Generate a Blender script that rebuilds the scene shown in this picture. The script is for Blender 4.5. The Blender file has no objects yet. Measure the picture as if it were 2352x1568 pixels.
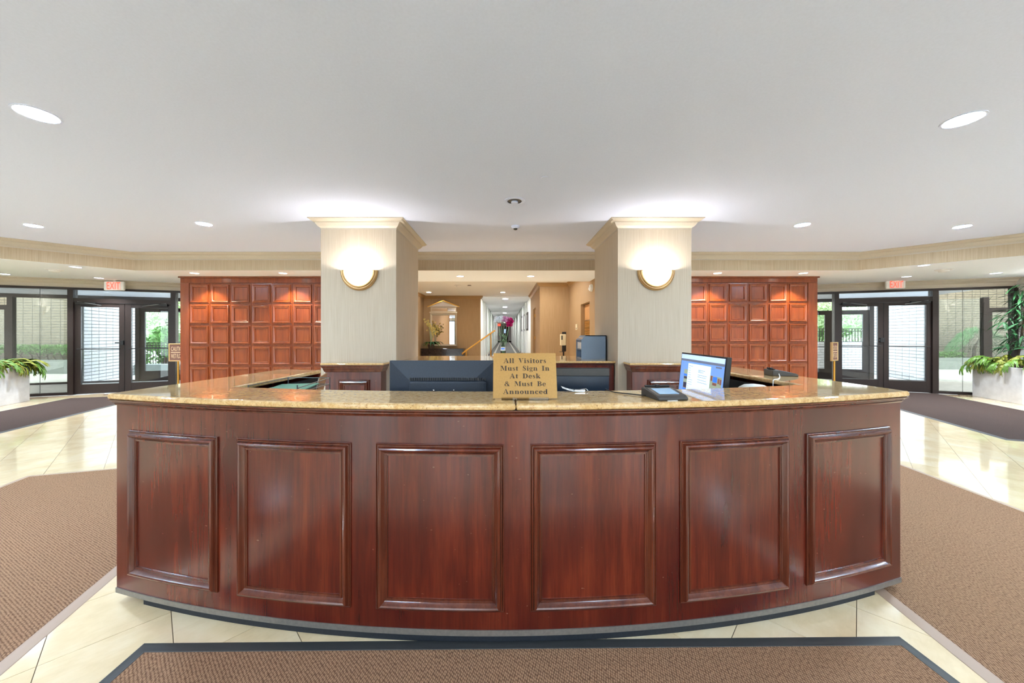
import bpy, bmesh, math, random
from math import sin, cos, pi, radians, sqrt
from mathutils import Vector, Matrix

random.seed(7)
SC = bpy.context.scene
COL = SC.collection

# ------------------------------------------------------------------ camera, sky, exposure
FPX, CX, CY, HC = 814.0, 1158.0, 767.0, 1.40          # focal length / principal point in photo pixels, lens height
cam_d = bpy.data.cameras.new('camera')
cam_d.sensor_width = 36.0
cam_d.lens = 36.0 * FPX / 2352.0
cam_d.shift_x = (1176.0 - CX) / 2352.0
cam_d.shift_y = -(784.0 - CY) / 2352.0
cam_d.clip_start = 0.02
cam_d.clip_end = 300
cam = bpy.data.objects.new('camera', cam_d)
COL.objects.link(cam)
cam.location = (0, 0, HC)
cam.rotation_euler = (pi / 2, 0, 0)
SC.camera = cam

SKY = 3.6
world = bpy.data.worlds.new('sky')
SC.world = world
world.use_nodes = True
bgn = world.node_tree.nodes['Background']
bgn.inputs['Color'].default_value = (0.88, 0.94, 1.0, 1)
bgn.inputs['Strength'].default_value = SKY
SC.view_settings.view_transform = 'Standard'
SC.view_settings.look = 'None'
SC.view_settings.exposure = 0.83
SC.view_settings.gamma = 1.0
SC.view_settings.use_curve_mapping = False
SC.cycles.use_denoising = True
SC.cycles.max_bounces = 6
SC.cycles.diffuse_bounces = 4
SC.cycles.glossy_bounces = 3
SC.cycles.transparent_max_bounces = 10
SC.cycles.use_adaptive_sampling = True
SC.cycles.adaptive_threshold = 0.03
SC.cycles.use_light_tree = False
SC.cycles.sample_clamp_indirect = 30.0
SC.cycles.caustics_reflective = False
SC.cycles.caustics_refractive = False

LAMP = 430.0       # radiance of a downlight lens
LOWW = 130.0      # watts of a low-ceiling downlight
SPOTW = 75.0      # watts of a wall-washing downlight
SCONCE_W = 19.0   # watts of the lamp inside a wall bowl

# ------------------------------------------------------------------ photo -> place
def P(x, y, Y):
    return Vector(((x - CX) * Y / FPX, Y, HC - (y - CY) * Y / FPX))
def FL(x, y, z=0.0):
    Y = FPX * (HC - z) / (y - CY)
    return Vector(((x - CX) * Y / FPX, Y, z))
ZC, ZL = 3.00, 2.66            # main ceiling, lower ceiling

# ------------------------------------------------------------------ materials
def lin(c):
    return tuple(((v / 255.0) / 12.92 if v / 255.0 <= 0.04045 else ((v / 255.0 + 0.055) / 1.055) ** 2.4) for v in c)
MATS = {}
def base_mat(name, rgb, rough=0.5, metal=0.0, spec=0.5, coat=0.0, coat_r=0.05, emit=None, emit_s=0.0):
    m = bpy.data.materials.new(name)
    m.use_nodes = True
    b = m.node_tree.nodes['Principled BSDF']
    b.inputs['Base Color'].default_value = (*lin(rgb), 1)
    b.inputs['Roughness'].default_value = rough
    b.inputs['Metallic'].default_value = metal
    b.inputs['Specular IOR Level'].default_value = spec
    b.inputs['Coat Weight'].default_value = coat
    b.inputs['Coat Roughness'].default_value = coat_r
    if emit is not None:
        b.inputs['Emission Color'].default_value = (*lin(emit), 1)
        b.inputs['Emission Strength'].default_value = emit_s
    MATS[name] = m
    return m
class NT:
    def __init__(s, m):
        s.m = m; s.t = m.node_tree; s.b = s.t.nodes['Principled BSDF']
    def n(s, typ, **kw):
        nd = s.t.nodes.new(typ)
        for k, v in kw.items():
            if k in nd.inputs.keys(): nd.inputs[k].default_value = v
            else: setattr(nd, k, v)
        return nd
    def l(s, a, b): s.t.links.new(a, b)
    def coords(s, scale, rnd=True):
        tc = s.n('ShaderNodeTexCoord')
        mp = s.n('ShaderNodeMapping')
        mp.inputs['Scale'].default_value = scale
        if rnd:
            oi = s.n('ShaderNodeObjectInfo')
            ml = s.n('ShaderNodeMath', operation='MULTIPLY'); ml.inputs[1].default_value = 37.0
            s.l(oi.outputs['Random'], ml.inputs[0])
            ad = s.n('ShaderNodeVectorMath', operation='ADD')
            s.l(tc.outputs['Object'], ad.inputs[0]); s.l(ml.outputs[0], ad.inputs[1])
            s.l(ad.outputs[0], mp.inputs['Vector'])
        else:
            s.l(tc.outputs['Object'], mp.inputs['Vector'])
        return mp.outputs['Vector']
    def noise(s, vec, scale=1.0, detail=3.0, rough=0.5):
        nd = s.n('ShaderNodeTexNoise')
        nd.inputs['Scale'].default_value = scale; nd.inputs['Detail'].default_value = detail; nd.inputs['Roughness'].default_value = rough
        s.l(vec, nd.inputs['Vector'])
        return nd.outputs['Fac']
    def ramp(s, fac, stops):
        r = s.n('ShaderNodeValToRGB')
        el = r.color_ramp.elements
        while len(el) < len(stops): el.new(0.5)
        for e, (p, c) in zip(el, stops):
            e.position = p; e.color = (*lin(c), 1)
        s.l(fac, r.inputs['Fac'])
        return r.outputs['Color']
    def mix(s, fac, a, b, mode='MIX'):
        mx = s.n('ShaderNodeMix', data_type='RGBA', blend_type=mode)
        if isinstance(fac, float): mx.inputs['Factor'].default_value = fac
        else: s.l(fac, mx.inputs['Factor'])
        for v, i in ((a, 6), (b, 7)):
            if isinstance(v, tuple): mx.inputs[i].default_value = (*lin(v), 1)
            else: s.l(v, mx.inputs[i])
        return mx.outputs[2]
    def bump(s, fac, strength=0.2, dist=0.01):
        bp = s.n('ShaderNodeBump', Strength=strength, Distance=dist)
        s.l(fac, bp.inputs['Height']); s.l(bp.outputs[0], s.b.inputs['Normal'])
    def color(s, c): s.l(c, s.b.inputs['Base Color'])

def m_wallpaper(name, dark, mid, light, rough=0.75):
    t = NT(base_mat(name, mid, rough, spec=0.25))
    v = t.coords((240, 240, 1.6), False)
    a = t.noise(v, 1.0, 3, 0.7)
    t.color(t.ramp(a, [(0.33, dark), (0.5, mid), (0.68, light)]))
    t.bump(a, 0.12, 0.003)
m_wallpaper('wallpaper', (184, 168, 147), (196, 182, 163), (206, 194, 177))
m_wallpaper('wallpaper_shaded', (172, 151, 124), (186, 166, 139), (197, 179, 154))  # column wallpaper again, darkened and warmed to stand for dimmer, warmer light
m_wallpaper('gold_wallpaper', (156, 124, 84), (171, 139, 98), (183, 154, 116))
def m_wood(name, stops, rough, coat, zs=1.4, xs=16.0, blotch=0.35, blc=(60, 16, 10), nicks=False):
    t = NT(base_mat(name, stops[1], rough, spec=0.4, coat=coat, coat_r=0.16))
    v = t.coords((xs, xs, zs))
    g = t.noise(v, 1.0, 5, 0.65)
    fine = t.noise(t.coords((150, 150, 5.0)), 1.0, 2, 0.5)
    c = t.ramp(g, [(0.3, stops[0]), (0.5, stops[1]), (0.72, stops[2])])
    bl = t.noise(t.coords((2.2, 2.2, 1.6)), 1.0, 2, 0.5)
    r = t.n('ShaderNodeMapRange'); t.l(bl, r.inputs[0]); r.inputs[1].default_value = 0.4; r.inputs[2].default_value = 0.7; r.inputs[4].default_value = blotch
    c = t.mix(r.outputs[0], c, blc)
    fr = t.n('ShaderNodeMapRange'); t.l(fine, fr.inputs[0]); fr.inputs[1].default_value = 0.45; fr.inputs[2].default_value = 0.75; fr.inputs[4].default_value = 0.3
    c = t.mix(fr.outputs[0], c, tuple(int(q * 0.6) for q in stops[0]))
    if nicks:
        c = t.mix(t.ramp(t.noise(t.coords((46, 46, 90)), 1.0, 1, 0.4), [(0.785, (0, 0, 0)), (0.82, (130, 130, 130))]), c, (196, 150, 130))
    t.color(c)
    return t
m_wood('cherry', [(116, 50, 20), (136, 65, 29), (153, 81, 39)], 0.28, 0.5, blotch=0.25, blc=(116, 47, 20))
m_wood('mahogany', [(72, 20, 11), (98, 31, 17), (120, 46, 26)], 0.26, 0.5, blotch=0.85, blc=(62, 8, 10), nicks=True)
m_wood('mahogany_trim', [(74, 28, 16), (96, 42, 25), (116, 56, 35)], 0.2, 0.6, blotch=0.3, blc=(60, 16, 12))
m_wood('tan_wood', [(176, 120, 66), (196, 142, 86), (206, 152, 96)], 0.5, 0.0, blotch=0.0)
def m_granite(name):
    t = NT(base_mat(name, (206, 166, 108), 0.05, spec=0.5, coat=0.3, coat_r=0.02))
    v = t.coords((1, 1, 1), False)
    a = t.noise(v, 42, 6, 0.75)
    c = t.ramp(a, [(0.3, (176, 132, 82)), (0.46, (206, 166, 110)), (0.6, (222, 188, 138)), (0.74, (206, 160, 100))])
    bnd = t.noise(t.coords((9, 60, 60), False), 1.0, 4, 0.6)
    c = t.mix(t.ramp(bnd, [(0.45, (0, 0, 0)), (0.75, (120, 120, 120))]), c, (190, 142, 90))
    s2 = t.noise(v, 170, 2, 0.6)
    c = t.mix(t.ramp(s2, [(0.62, (0, 0, 0)), (0.70, (230, 230, 230))]), c, (92, 62, 40))
    t.color(c)
m_granite('granite')
def m_tile(name):
    t = NT(base_mat(name, (240, 224, 192), 0.07, spec=0.55, coat=0.35, coat_r=0.03))
    v = t.coords((1, 1, 1))
    a = t.noise(v, 3.2, 6, 0.62)
    b = t.noise(t.coords((2.0, 9.0, 2.0)), 1.0, 5, 0.6)
    c = t.ramp(a, [(0.3, (222, 194, 152)), (0.5, (236, 210, 170)), (0.7, (243, 222, 188))])
    c = t.mix(t.ramp(b, [(0.46, (0, 0, 0)), (0.5, (90, 90, 90)), (0.54, (0, 0, 0))]), c, (206, 178, 136))
    t.color(c)
m_tile('floor_tile')
base_mat('grout', (112, 92, 70), 0.8)
def m_mat(name, dk, lt):
    t = NT(base_mat(name, dk, 0.95, spec=0.1))
    v = t.coords((1, 1, 1), False)
    w = t.n('ShaderNodeTexVoronoi', feature='F1'); w.inputs['Scale'].default_value = 122; w.inputs['Randomness'].default_value = 0.3
    vr = t.coords((1.0, 0.6, 1.0), False); t.t.nodes[-1].inputs['Rotation'].default_value = (0, 0, 0.5); t.l(vr, w.inputs['Vector'])
    n2 = t.noise(v, 45, 3, 0.6)
    n3 = t.noise(v, 3, 4, 0.6)
    c = t.ramp(w.outputs['Distance'], [(0.15, lt), (0.62, dk)])
    c = t.mix(t.ramp(n2, [(0.35, (70, 70, 70)), (0.7, (0, 0, 0))]), c, (92, 66, 50))
    c = t.mix(t.ramp(n3, [(0.4, (0, 0, 0)), (0.7, (60, 60, 60))]), c, (110, 84, 66))
    t.color(c)
    inv = t.n('ShaderNodeMath', operation='SUBTRACT'); inv.inputs[0].default_value = 1.0; t.l(w.outputs['Distance'], inv.inputs[1])
    t.bump(inv.outputs[0], 0.7, 0.006)
m_mat('mat_pile', (114, 83, 63), (184, 144, 112))
m_mat('mat_pile_far', (62, 51, 48), (92, 78, 74))
base_mat('mat_rubber', (70, 70, 70), 0.45)
base_mat('mat_rubber_tan', (178, 148, 126), 0.5)
def m_flat(name, rgb, rough, sc=40, amt=0.06, bump=0.0, **kw):
    t = NT(base_mat(name, rgb, rough, **kw))
    a = t.noise(t.coords((1, 1, 1), False), sc, 4, 0.6)
    d = tuple(int(q * (1 - amt)) for q in rgb); u = tuple(min(255, int(q * (1 + amt))) for q in rgb)
    t.color(t.ramp(a, [(0.3, d), (0.7, u)]))
    if bump: t.bump(a, bump, 0.004)
m_flat('ceiling_cool_tint', (214, 222, 249), 0.9, 60, 0.012)  # blue tint in the colour cancels warm light bounced up from the floor
m_flat('ceiling_low', (238, 243, 250), 0.9, 60, 0.012)
m_flat('ceiling_white', (236, 237, 238), 0.9, 60, 0.012)
m_flat('crown_paint', (192, 181, 166), 0.42, 60, 0.02)
m_flat('gold_crown', (172, 138, 92), 0.45, 60, 0.03)
m_flat('white_wall', (232, 231, 228), 0.8, 30, 0.02)
m_flat('corridor_wall', (238, 240, 234), 0.8, 30, 0.02)
m_flat('bronze', (44, 33, 30), 0.42, 80, 0.1, spec=0.4)
m_flat('bronze_grey', (70, 72, 74), 0.35, 80, 0.06, spec=0.5)
m_flat('concrete', (216, 216, 219), 0.8, 6, 0.05, 0.15)
m_flat('concrete_pale', (140, 150, 147), 0.85, 5, 0.05, 0.1)
m_flat('paving', (226, 226, 224), 0.9, 5, 0.05)
m_flat('vestibule_ceiling', (206, 212, 222), 0.8, 20, 0.03)
m_flat('brick_beige', (150, 143, 126), 0.85, 12, 0.1, 0.2)
m_flat('brick_white', (196, 194, 198), 0.85, 12, 0.05, 0.2)
m_flat('mortar', (108, 108, 108), 0.95, 30, 0.06)
m_flat('black_plastic', (22, 22, 24), 0.45, 200, 0.1)
m_flat('slate_plastic', (40, 49, 62), 0.5, 220, 0.12)
m_flat('navy_plastic', (30, 44, 60), 0.3, 220, 0.12)
m_flat('dark_shade', (24, 22, 22), 0.85, 60, 0.2)  # shade inside the desk and between louvre slats put into the colour
m_flat('grey_plastic', (62, 57, 53), 0.4, 100, 0.05)
m_flat('blue_grey_metal', (128, 146, 166), 0.45, 120, 0.03)
m_flat('cream_plastic', (222, 208, 170), 0.4, 100, 0.03)
m_flat('white_plastic', (236, 236, 232), 0.4, 100, 0.02)
m_flat('dark_marble', (44, 36, 34), 0.12, 18, 0.35)
m_flat('kick_metal', (128, 122, 116), 0.4, 60, 0.06, metal=0.4)
m_flat('kick_black', (26, 30, 38), 0.6, 90, 0.2)
m_flat('paper_green', (100, 144, 120), 0.8, 60, 0.04)
m_flat('paper_white', (232, 230, 226), 0.8, 60, 0.02)
m_flat('card_tan', (178, 130, 92), 0.8, 60, 0.06)
m_flat('wire_metal', (130, 132, 134), 0.3, 60, 0.03, metal=0.8)
m_flat('brass', (214, 160, 70), 0.28, 60, 0.05, metal=0.75)
m_flat('brushed_bronze', (196, 160, 112), 0.33, 120, 0.05, metal=0.85)
m_flat('sign_gold', (178, 135, 73), 0.42, 160, 0.03, metal=0.35)
m_flat('sign_ink', (52, 36, 24), 0.6, 80, 0.05)
m_flat('caution_brown', (122, 84, 74), 0.6, 80, 0.04)
m_flat('caution_cream', (236, 206, 164), 0.5, 80, 0.03)
m_flat('sign_frame', (214, 182, 132), 0.35, 80, 0.04, metal=0.5)
m_flat('carpet_grey', (120, 118, 114), 0.95, 40, 0.12, 0.3)
m_flat('carpet_stripe', (208, 202, 192), 0.95, 40, 0.06, 0.3)
m_flat('door_brown', (82, 70, 64), 0.6, 30, 0.08)
m_flat('silver_frame', (224, 208, 178), 0.18, 60, 0.03, metal=0.35)
m_flat('leaf_green', (92, 128, 46), 0.45, 25, 0.25, spec=0.4)
m_flat('leaf_olive', (138, 142, 58), 0.5, 25, 0.2, spec=0.3)
m_flat('leaf_deep', (48, 96, 56), 0.5, 25, 0.25, spec=0.3)
m_flat('leaf_bright', (98, 148, 70), 0.6, 12, 0.2)
m_flat('leaf_maple', (88, 146, 88), 0.6, 12, 0.16)
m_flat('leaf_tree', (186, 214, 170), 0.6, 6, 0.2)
m_flat('stem_brown', (78, 62, 48), 0.8, 30, 0.2)
m_flat('flower_yellow', (212, 190, 104), 0.6, 40, 0.12)
m_flat('flower_white', (252, 250, 250), 0.6, 40, 0.04)
m_flat('flower_pink', (240, 170, 206), 0.6, 40, 0.08)
m_flat('flower_magenta', (206, 20, 110), 0.6, 40, 0.15)
m_flat('stem_green', (140, 178, 132), 0.5, 40, 0.08)
m_flat('chrome', (220, 222, 224), 0.15, 60, 0.02, metal=0.95)
m_flat('soil', (44, 34, 26), 0.95, 60, 0.2)
base_mat('mirror', (250, 250, 250), 0.01, metal=1.0)
base_mat('bulb', (255, 250, 240), 0.5, emit=(201, 230, 255), emit_s=LAMP)
base_mat('bulb_low', (255, 250, 240), 0.5, emit=(246, 250, 255), emit_s=6.0)
base_mat('bulb_hall', (255, 250, 240), 0.5, emit=(246, 248, 255), emit_s=LAMP * .34)
base_mat('bulb_corridor', (255, 250, 240), 0.5, emit=(250, 250, 252), emit_s=LAMP * .5)
base_mat('bulb_soft', (255, 252, 240), 0.5, emit=(255, 250, 238), emit_s=9.0)
base_mat('bowl_glass', (255, 252, 244), 0.3, emit=(255, 247, 234), emit_s=2.6)
base_mat('exit_red', (240, 60, 40), 0.5, emit=(255, 62, 42), emit_s=1.6)
base_mat('exit_panel', (214, 190, 186), 0.5, emit=(255, 200, 190), emit_s=0.12)
base_mat('screen_sky', (120, 160, 220), 0.3, emit=(104, 146, 214), emit_s=0.47)
base_mat('screen_pale', (190, 214, 250), 0.3, emit=(184, 210, 250), emit_s=0.50)
base_mat('screen_white', (220, 240, 255), 0.3, emit=(214, 236, 255), emit_s=0.52)
base_mat('screen_grey', (104, 112, 132), 0.3, emit=(100, 110, 134), emit_s=0.44)
base_mat('screen_blue', (60, 120, 230), 0.3, emit=(50, 120, 235), emit_s=0.47)
base_mat('screen_olive', (150, 160, 140), 0.3, emit=(148, 162, 140), emit_s=0.44)
base_mat('screen_brown', (128, 84, 76), 0.3, emit=(126, 80, 74), emit_s=0.44)
base_mat('screen_dark', (62, 62, 84), 0.3, emit=(60, 60, 84), emit_s=0.44)
base_mat('pad_screen', (120, 160, 190), 0.15, emit=(120, 176, 216), emit_s=0.12)
base_mat('pane_far', (40, 48, 56), 0.1)

def m_glass(name, tint, refl=1.0):
    m = bpy.data.materials.new(name); m.use_nodes = True
    t = m.node_tree; t.nodes.clear()
    o = t.nodes.new('ShaderNodeOutputMaterial'); mx = t.nodes.new('ShaderNodeMixShader')
    tr = t.nodes.new('ShaderNodeBsdfTransparent'); gl = t.nodes.new('ShaderNodeBsdfGlossy'); fr = t.nodes.new('ShaderNodeFresnel')
    tr.inputs[0].default_value = (*lin(tint), 1); gl.inputs['Roughness'].default_value = 0.0
    gl.inputs['Color'].default_value = (refl, refl, refl, 1); fr.inputs[0].default_value = 1.5
    t.links.new(fr.outputs[0], mx.inputs[0]); t.links.new(tr.outputs[0], mx.inputs[1]); t.links.new(gl.outputs[0], mx.inputs[2]); t.links.new(mx.outputs[0], o.inputs[0])
    MATS[name] = m
m_glass('glass_clear', (246, 250, 250), 0.8)
m_glass('glass_tint', (216, 215, 208), 0.55)
m_glass('glass_bottle', (226, 236, 226))
m_glass('acrylic', (244, 240, 230))

# ------------------------------------------------------------------ mesh building
class MB:
    def __init__(s): s.v = []; s.f = []
    def add(s, vs, fs):
        o = len(s.v); s.v += [Vector(p) for p in vs]; s.f += [tuple(i + o for i in q) for q in fs]; return s
    def box(s, x0, x1, y0, y1, z0, z1, M=None):
        vs = [Vector(p) for p in ((x0, y0, z0), (x1, y0, z0), (x1, y1, z0), (x0, y1, z0), (x0, y0, z1), (x1, y0, z1), (x1, y1, z1), (x0, y1, z1))]
        if M is not None: vs = [M @ p for p in vs]
        return s.add(vs, [(0, 3, 2, 1), (4, 5, 6, 7), (0, 1, 5, 4), (1, 2, 6, 5), (2, 3, 7, 6), (3, 0, 4, 7)])
    def prism(s, poly, z0, z1):
        n = len(poly)
        vs = [(p[0], p[1], z0) for p in poly] + [(p[0], p[1], z1) for p in poly]
        return s.add(vs, [tuple(range(n - 1, -1, -1)), tuple(range(n, 2 * n))] + [(i, (i + 1) % n, n + (i + 1) % n, n + i) for i in range(n)])
    def tube(s, path, r, n=8, cap=True):
        path = [Vector(p) for p in path]; m = len(path); vs = []; up0 = None
        rs = r if isinstance(r, (list, tuple)) else [r] * m
        for i, p in enumerate(path):
            d = (path[min(i + 1, m - 1)] - path[max(i - 1, 0)]).normalized()
            if up0 is None: up0 = d.orthogonal().normalized()
            u = (up0 - d * up0.dot(d))
            u = u.normalized() if u.length > 1e-5 else d.orthogonal().normalized()
            up0 = u; w = d.cross(u)
            vs += [p + (u * cos(2 * pi * k / n) + w * sin(2 * pi * k / n)) * rs[i] for k in range(n)]
        fs = [(i * n + k, i * n + (k + 1) % n, (i + 1) * n + (k + 1) % n, (i + 1) * n + k) for i in range(m - 1) for k in range(n)]
        if cap: fs += [tuple(range(n - 1, -1, -1)), tuple(range((m - 1) * n, m * n))]
        return s.add(vs, fs)
    def lathe(s, prof, n=24, M=None, a0=0.0, a1=2 * pi):
        full = abs(a1 - a0 - 2 * pi) < 1e-6; cnt = n if full else n + 1
        vs = []
        for r, z in prof:
            for k in range(cnt):
                a = a0 + (a1 - a0) * k / n
                p = Vector((r * cos(a), r * sin(a), z)); vs.append(M @ p if M is not None else p)
        fs = []
        for i in range(len(prof) - 1):
            for k in range(n):
                k2 = (k + 1) % cnt
                fs.append((i * cnt + k, i * cnt + k2, (i + 1) * cnt + k2, (i + 1) * cnt + k))
        return s.add(vs, fs)
    def sweep(s, path, prof, closed=False):
        """prof: (out, z); out is measured to the right of the direction of travel; corners mitred"""
        n = len(path); path = [Vector((p[0], p[1])) for p in path]; vs = []; m = len(prof)
        for i in range(n):
            def dirv(a, b): return (path[b] - path[a]).normalized()
            d1 = dirv(i - 1, i) if (i > 0 or closed) else dirv(i, i + 1)
            d2 = dirv(i, (i + 1) % n) if (i < n - 1 or closed) else d1
            n1 = Vector((d1.y, -d1.x)); n2 = Vector((d2.y, -d2.x))
            b = (n1 + n2); b = b / max(1e-4, b.dot(n1))
            for o, z in prof: vs.append((path[i].x + b.x * o, path[i].y + b.y * o, z))
        fs = []
        for i in range(n if closed else n - 1):
            j = (i + 1) % n
            for k in range(m): fs.append((i * m + k, j * m + k, j * m + (k + 1) % m, i * m + (k + 1) % m))
        if not closed: fs += [tuple(range(m)), tuple((n - 1) * m + k for k in range(m - 1, -1, -1))]
        return s.add(vs, fs)
    def frame(s, s0, s1, z0, z1, prof, fn, ns=1):
        """moulding with a profile (inset, proud) mitred round a rectangle; fn maps (s, z, proud) to a point"""
        loops = []
        for w, d in prof:
            a, b, c, e = s0 + w, s1 - w, z0 + w, z1 - w
            lp = [fn(a + (b - a) * k / ns, c, d) for k in range(ns)] + [fn(b, c, d)] + [fn(b - (b - a) * k / ns, e, d) for k in range(ns)] + [fn(a, e, d)]
            loops.append(lp)
        n = len(loops[0]); vs = [p for lp in loops for p in lp]
        fs = [(i * n + k, i * n + (k + 1) % n, (i + 1) * n + (k + 1) % n, (i + 1) * n + k) for i in range(len(loops) - 1) for k in range(n)]
        return s.add(vs, fs)
    def mesh(s, name, inv=None, smooth=False, sharp=35, recalc=True):
        me = bpy.data.meshes.new(name)
        vs = [inv @ p for p in s.v] if inv is not None else s.v
        me.from_pydata([tuple(p) for p in vs], [], s.f)
        if recalc:
            bm = bmesh.new(); bm.from_mesh(me)
            bmesh.ops.recalc_face_normals(bm, faces=bm.faces)
            bm.to_mesh(me); bm.free()
        if smooth:
            me.polygons.foreach_set('use_smooth', [True] * len(me.polygons))
            me.set_sharp_from_angle(angle=radians(sharp))
        me.update()
        return me
    def build(s, name, mat, parent=None, smooth=False, world=True, sharp=35, bevel=0.0, seg=2, recalc=True):
        inv = None
        if parent is not None and world: inv = WM(parent).inverted()
        me = s.mesh(name, inv, smooth, sharp, recalc)
        return put(name, me, mat, parent, bevel, seg)
def WM(o):
    M = Matrix.Translation(o.location) @ o.rotation_euler.to_matrix().to_4x4() @ Matrix.Diagonal((*o.scale, 1))
    return WM(o.parent) @ M if o.parent else M
def put(name, me, mat, parent=None, bevel=0.0, seg=2):
    o = bpy.data.objects.new(name, me); COL.objects.link(o)
    if mat is not None and len(me.materials) == 0: me.materials.append(MATS[mat])
    o.parent = parent
    if bevel:
        b = o.modifiers.new('edge', 'BEVEL'); b.width = bevel; b.segments = seg; b.limit_method = 'ANGLE'; b.angle_limit = radians(40); b.harden_normals = False
    return o
def tag(o, label=None, cat=None, group=None, kind=None):
    if label: o['label'] = label
    if cat: o['category'] = cat
    if group: o['group'] = group
    if kind: o['kind'] = kind
    return o
def thing(name, label, cat, loc=(0, 0, 0), rotz=0.0, group=None, kind=None):
    o = bpy.data.objects.new(name, None); COL.objects.link(o)
    o.location = loc; o.rotation_euler = (0, 0, rotz); o.empty_display_size = 0.1
    return tag(o, label, cat, group, kind)
def struct(name, mb, mat, parent=None, **kw):
    o = mb.build(name, mat, parent, **kw)
    if parent is None: o['kind'] = 'structure'
    return o
def light(name, typ, loc, energy, color=(1, 0.95, 0.86), size=0.1, rot=(0, 0, 0), **kw):
    d = bpy.data.lights.new(name, typ); d.energy = energy; d.color = color
    if typ == 'AREA': d.size = size
    else: d.shadow_soft_size = size
    for k, v in kw.items(): setattr(d, k, v)
    o = bpy.data.objects.new(name, d); COL.objects.link(o); o.location = loc; o.rotation_euler = rot
    return o
# ------------------------------------------------------------------ room shell
GL, GR = Vector((-12.77, 7.17)), Vector((11.44, 7.93))          # outer ends of the two glass fronts
WL2, WL3 = Vector((-10.55, 1.06)), Vector((-10.55, -6.0))
WR2, WR3 = Vector((9.05, 1.35)), Vector((9.05, -6.0))
ARC_C, ARC_R = Vector((-0.062, 8.95)), 7.357                     # plan of the desk front

def quad_wall(name, a, b, z0, z1, mat, th=0.15, **kw):
    d = (b - a).normalized(); n = Vector((-d.y, d.x)) * th      # thickness to the left of travel
    return struct(name, MB().prism([a, b, b + n, a + n], z0, z1), mat, **kw)

# floor slab with grout showing between separately laid tiles
flo = struct('floor', MB().prism([(-14, -6.2), (11, -6.2), (12.4, 8.0), (6.9, 9.75), (2.3, 9.75), (2.3, 16.0), (-3.6, 16.0), (-3.6, 9.4), (-7.2, 9.3), (-14, 6.9)], -0.12, -0.003), 'grout')
mats_spec = [  # (far-left corner or reference, axis angle, width, length, name...)
    dict(c=(-4.707, 3.496), ang=17.0, w=1.93, l=3.4),
    dict(c=(-9.49, 7.74), ang=15.5, w=1.57, l=3.6),
    dict(c=(2.365, 4.25), ang=-8.5, w=1.95, l=3.3),
    dict(c=(8.195, 9.05), ang=-19.8, w=2.10, l=4.65),
    dict(c=(-1.63, 1.605), ang=0.6, w=3.46, l=1.1),
]
def mat_rect(m):
    a = radians(m['ang']); ex = Vector((cos(a), sin(a))); ey = Vector((-sin(a), cos(a)))
    c = Vector(m['c']); return c, ex, ey
def in_mats(p):
    for m in mats_spec:
        c, ex, ey = mat_rect(m); d = p - c
        if 0 <= d.dot(ex) <= m['w'] and -m['l'] <= d.dot(ey) <= 0: return True
    return False
TU, TV, OU, OV = 0.4135, 0.407, 0.076, 0.007
def seen_floor(p):
    if p.y < 0.9: return 0.0
    x = CX + FPX * p.x / p.y; y = CY + FPX * HC / p.y
    if not (-30 < x < 2382 and y < 1590) or in_mats(p): return 0.0
    dd = (Vector((p.x, p.y)) - ARC_C).length
    if p.x > -2.1 and p.x < 2.2 and p.y > 1.85: return 0.0
    if 230 < x < 2080 and y < 1340: return 0.0
    return 1.0 / (p.y * p.y)
tile_me = MB().box(-TU / 2 + .0016, TU / 2 - .0016, -TV / 2 + .0016, TV / 2 - .0016, -0.012, 0.0).mesh('tile')
tile_me.materials.append(MATS['floor_tile'])
cand = []
for i in range(-34, 44):
    for j in range(-34, 44):
        u, v = OU + (i + .5) * TU, OV + (j + .5) * TV
        p = Vector(((u - v) / sqrt(2), (u + v) / sqrt(2)))
        if not (-14 < p.x < 12.2 and -6 < p.y < 9.6): continue
        if p.y > 7.17 + (p.x + 12.77) * 0.364 - 0.25 and p.x < -6: continue
        if p.y > 7.93 + (11.44 - p.x) * 0.364 - 0.25 and p.x > 5: continue
        if -7.3 < p.x < -3.2 and p.y > 7.9 or 2.1 < p.x < 7.0 and p.y > 7.9: continue
        if p.x < -12.77 + (7.17 - p.y) * 0.364 + 0.2 and p.y > 1.06 or p.x < -10.4 and p.y <= 1.06: continue
        if p.x > 11.44 - (7.93 - p.y) * 0.364 - 0.2 and p.y > 1.35 or p.x > 8.9 and p.y <= 1.35: continue
        w = 0.0
        for a in (-.18, 0, .18):
            for b in (-.18, 0, .18): w += seen_floor(p + Vector((a + b, b - a)) * 0.75)
        cand.append((w, p.x, p.y))
cand.sort(reverse=True)
rest = MB(); rot45 = Matrix.Rotation(pi / 4, 4, 'Z')
for k, (w, x, y) in enumerate(cand):
    if k < 290 and w > 0:
        o = put('tile', tile_me, None, flo); o.location = (x, y, 0); o.rotation_euler = (0, 0, pi / 4)
    else:
        rest.box(-TU / 2 + .0016, TU / 2 - .0016, -TV / 2 + .0016, TV / 2 - .0016, -0.012, 0.0, Matrix.Translation((x, y, 0)) @ rot45)
tag(rest.build('far_tiles', 'floor_tile', flo, recalc=False), kind='stuff')
struct('floor_rear', MB().box(-3.4, 2.05, 9.6, 15.6, -0.05, 0.0), 'floor_tile')

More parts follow.
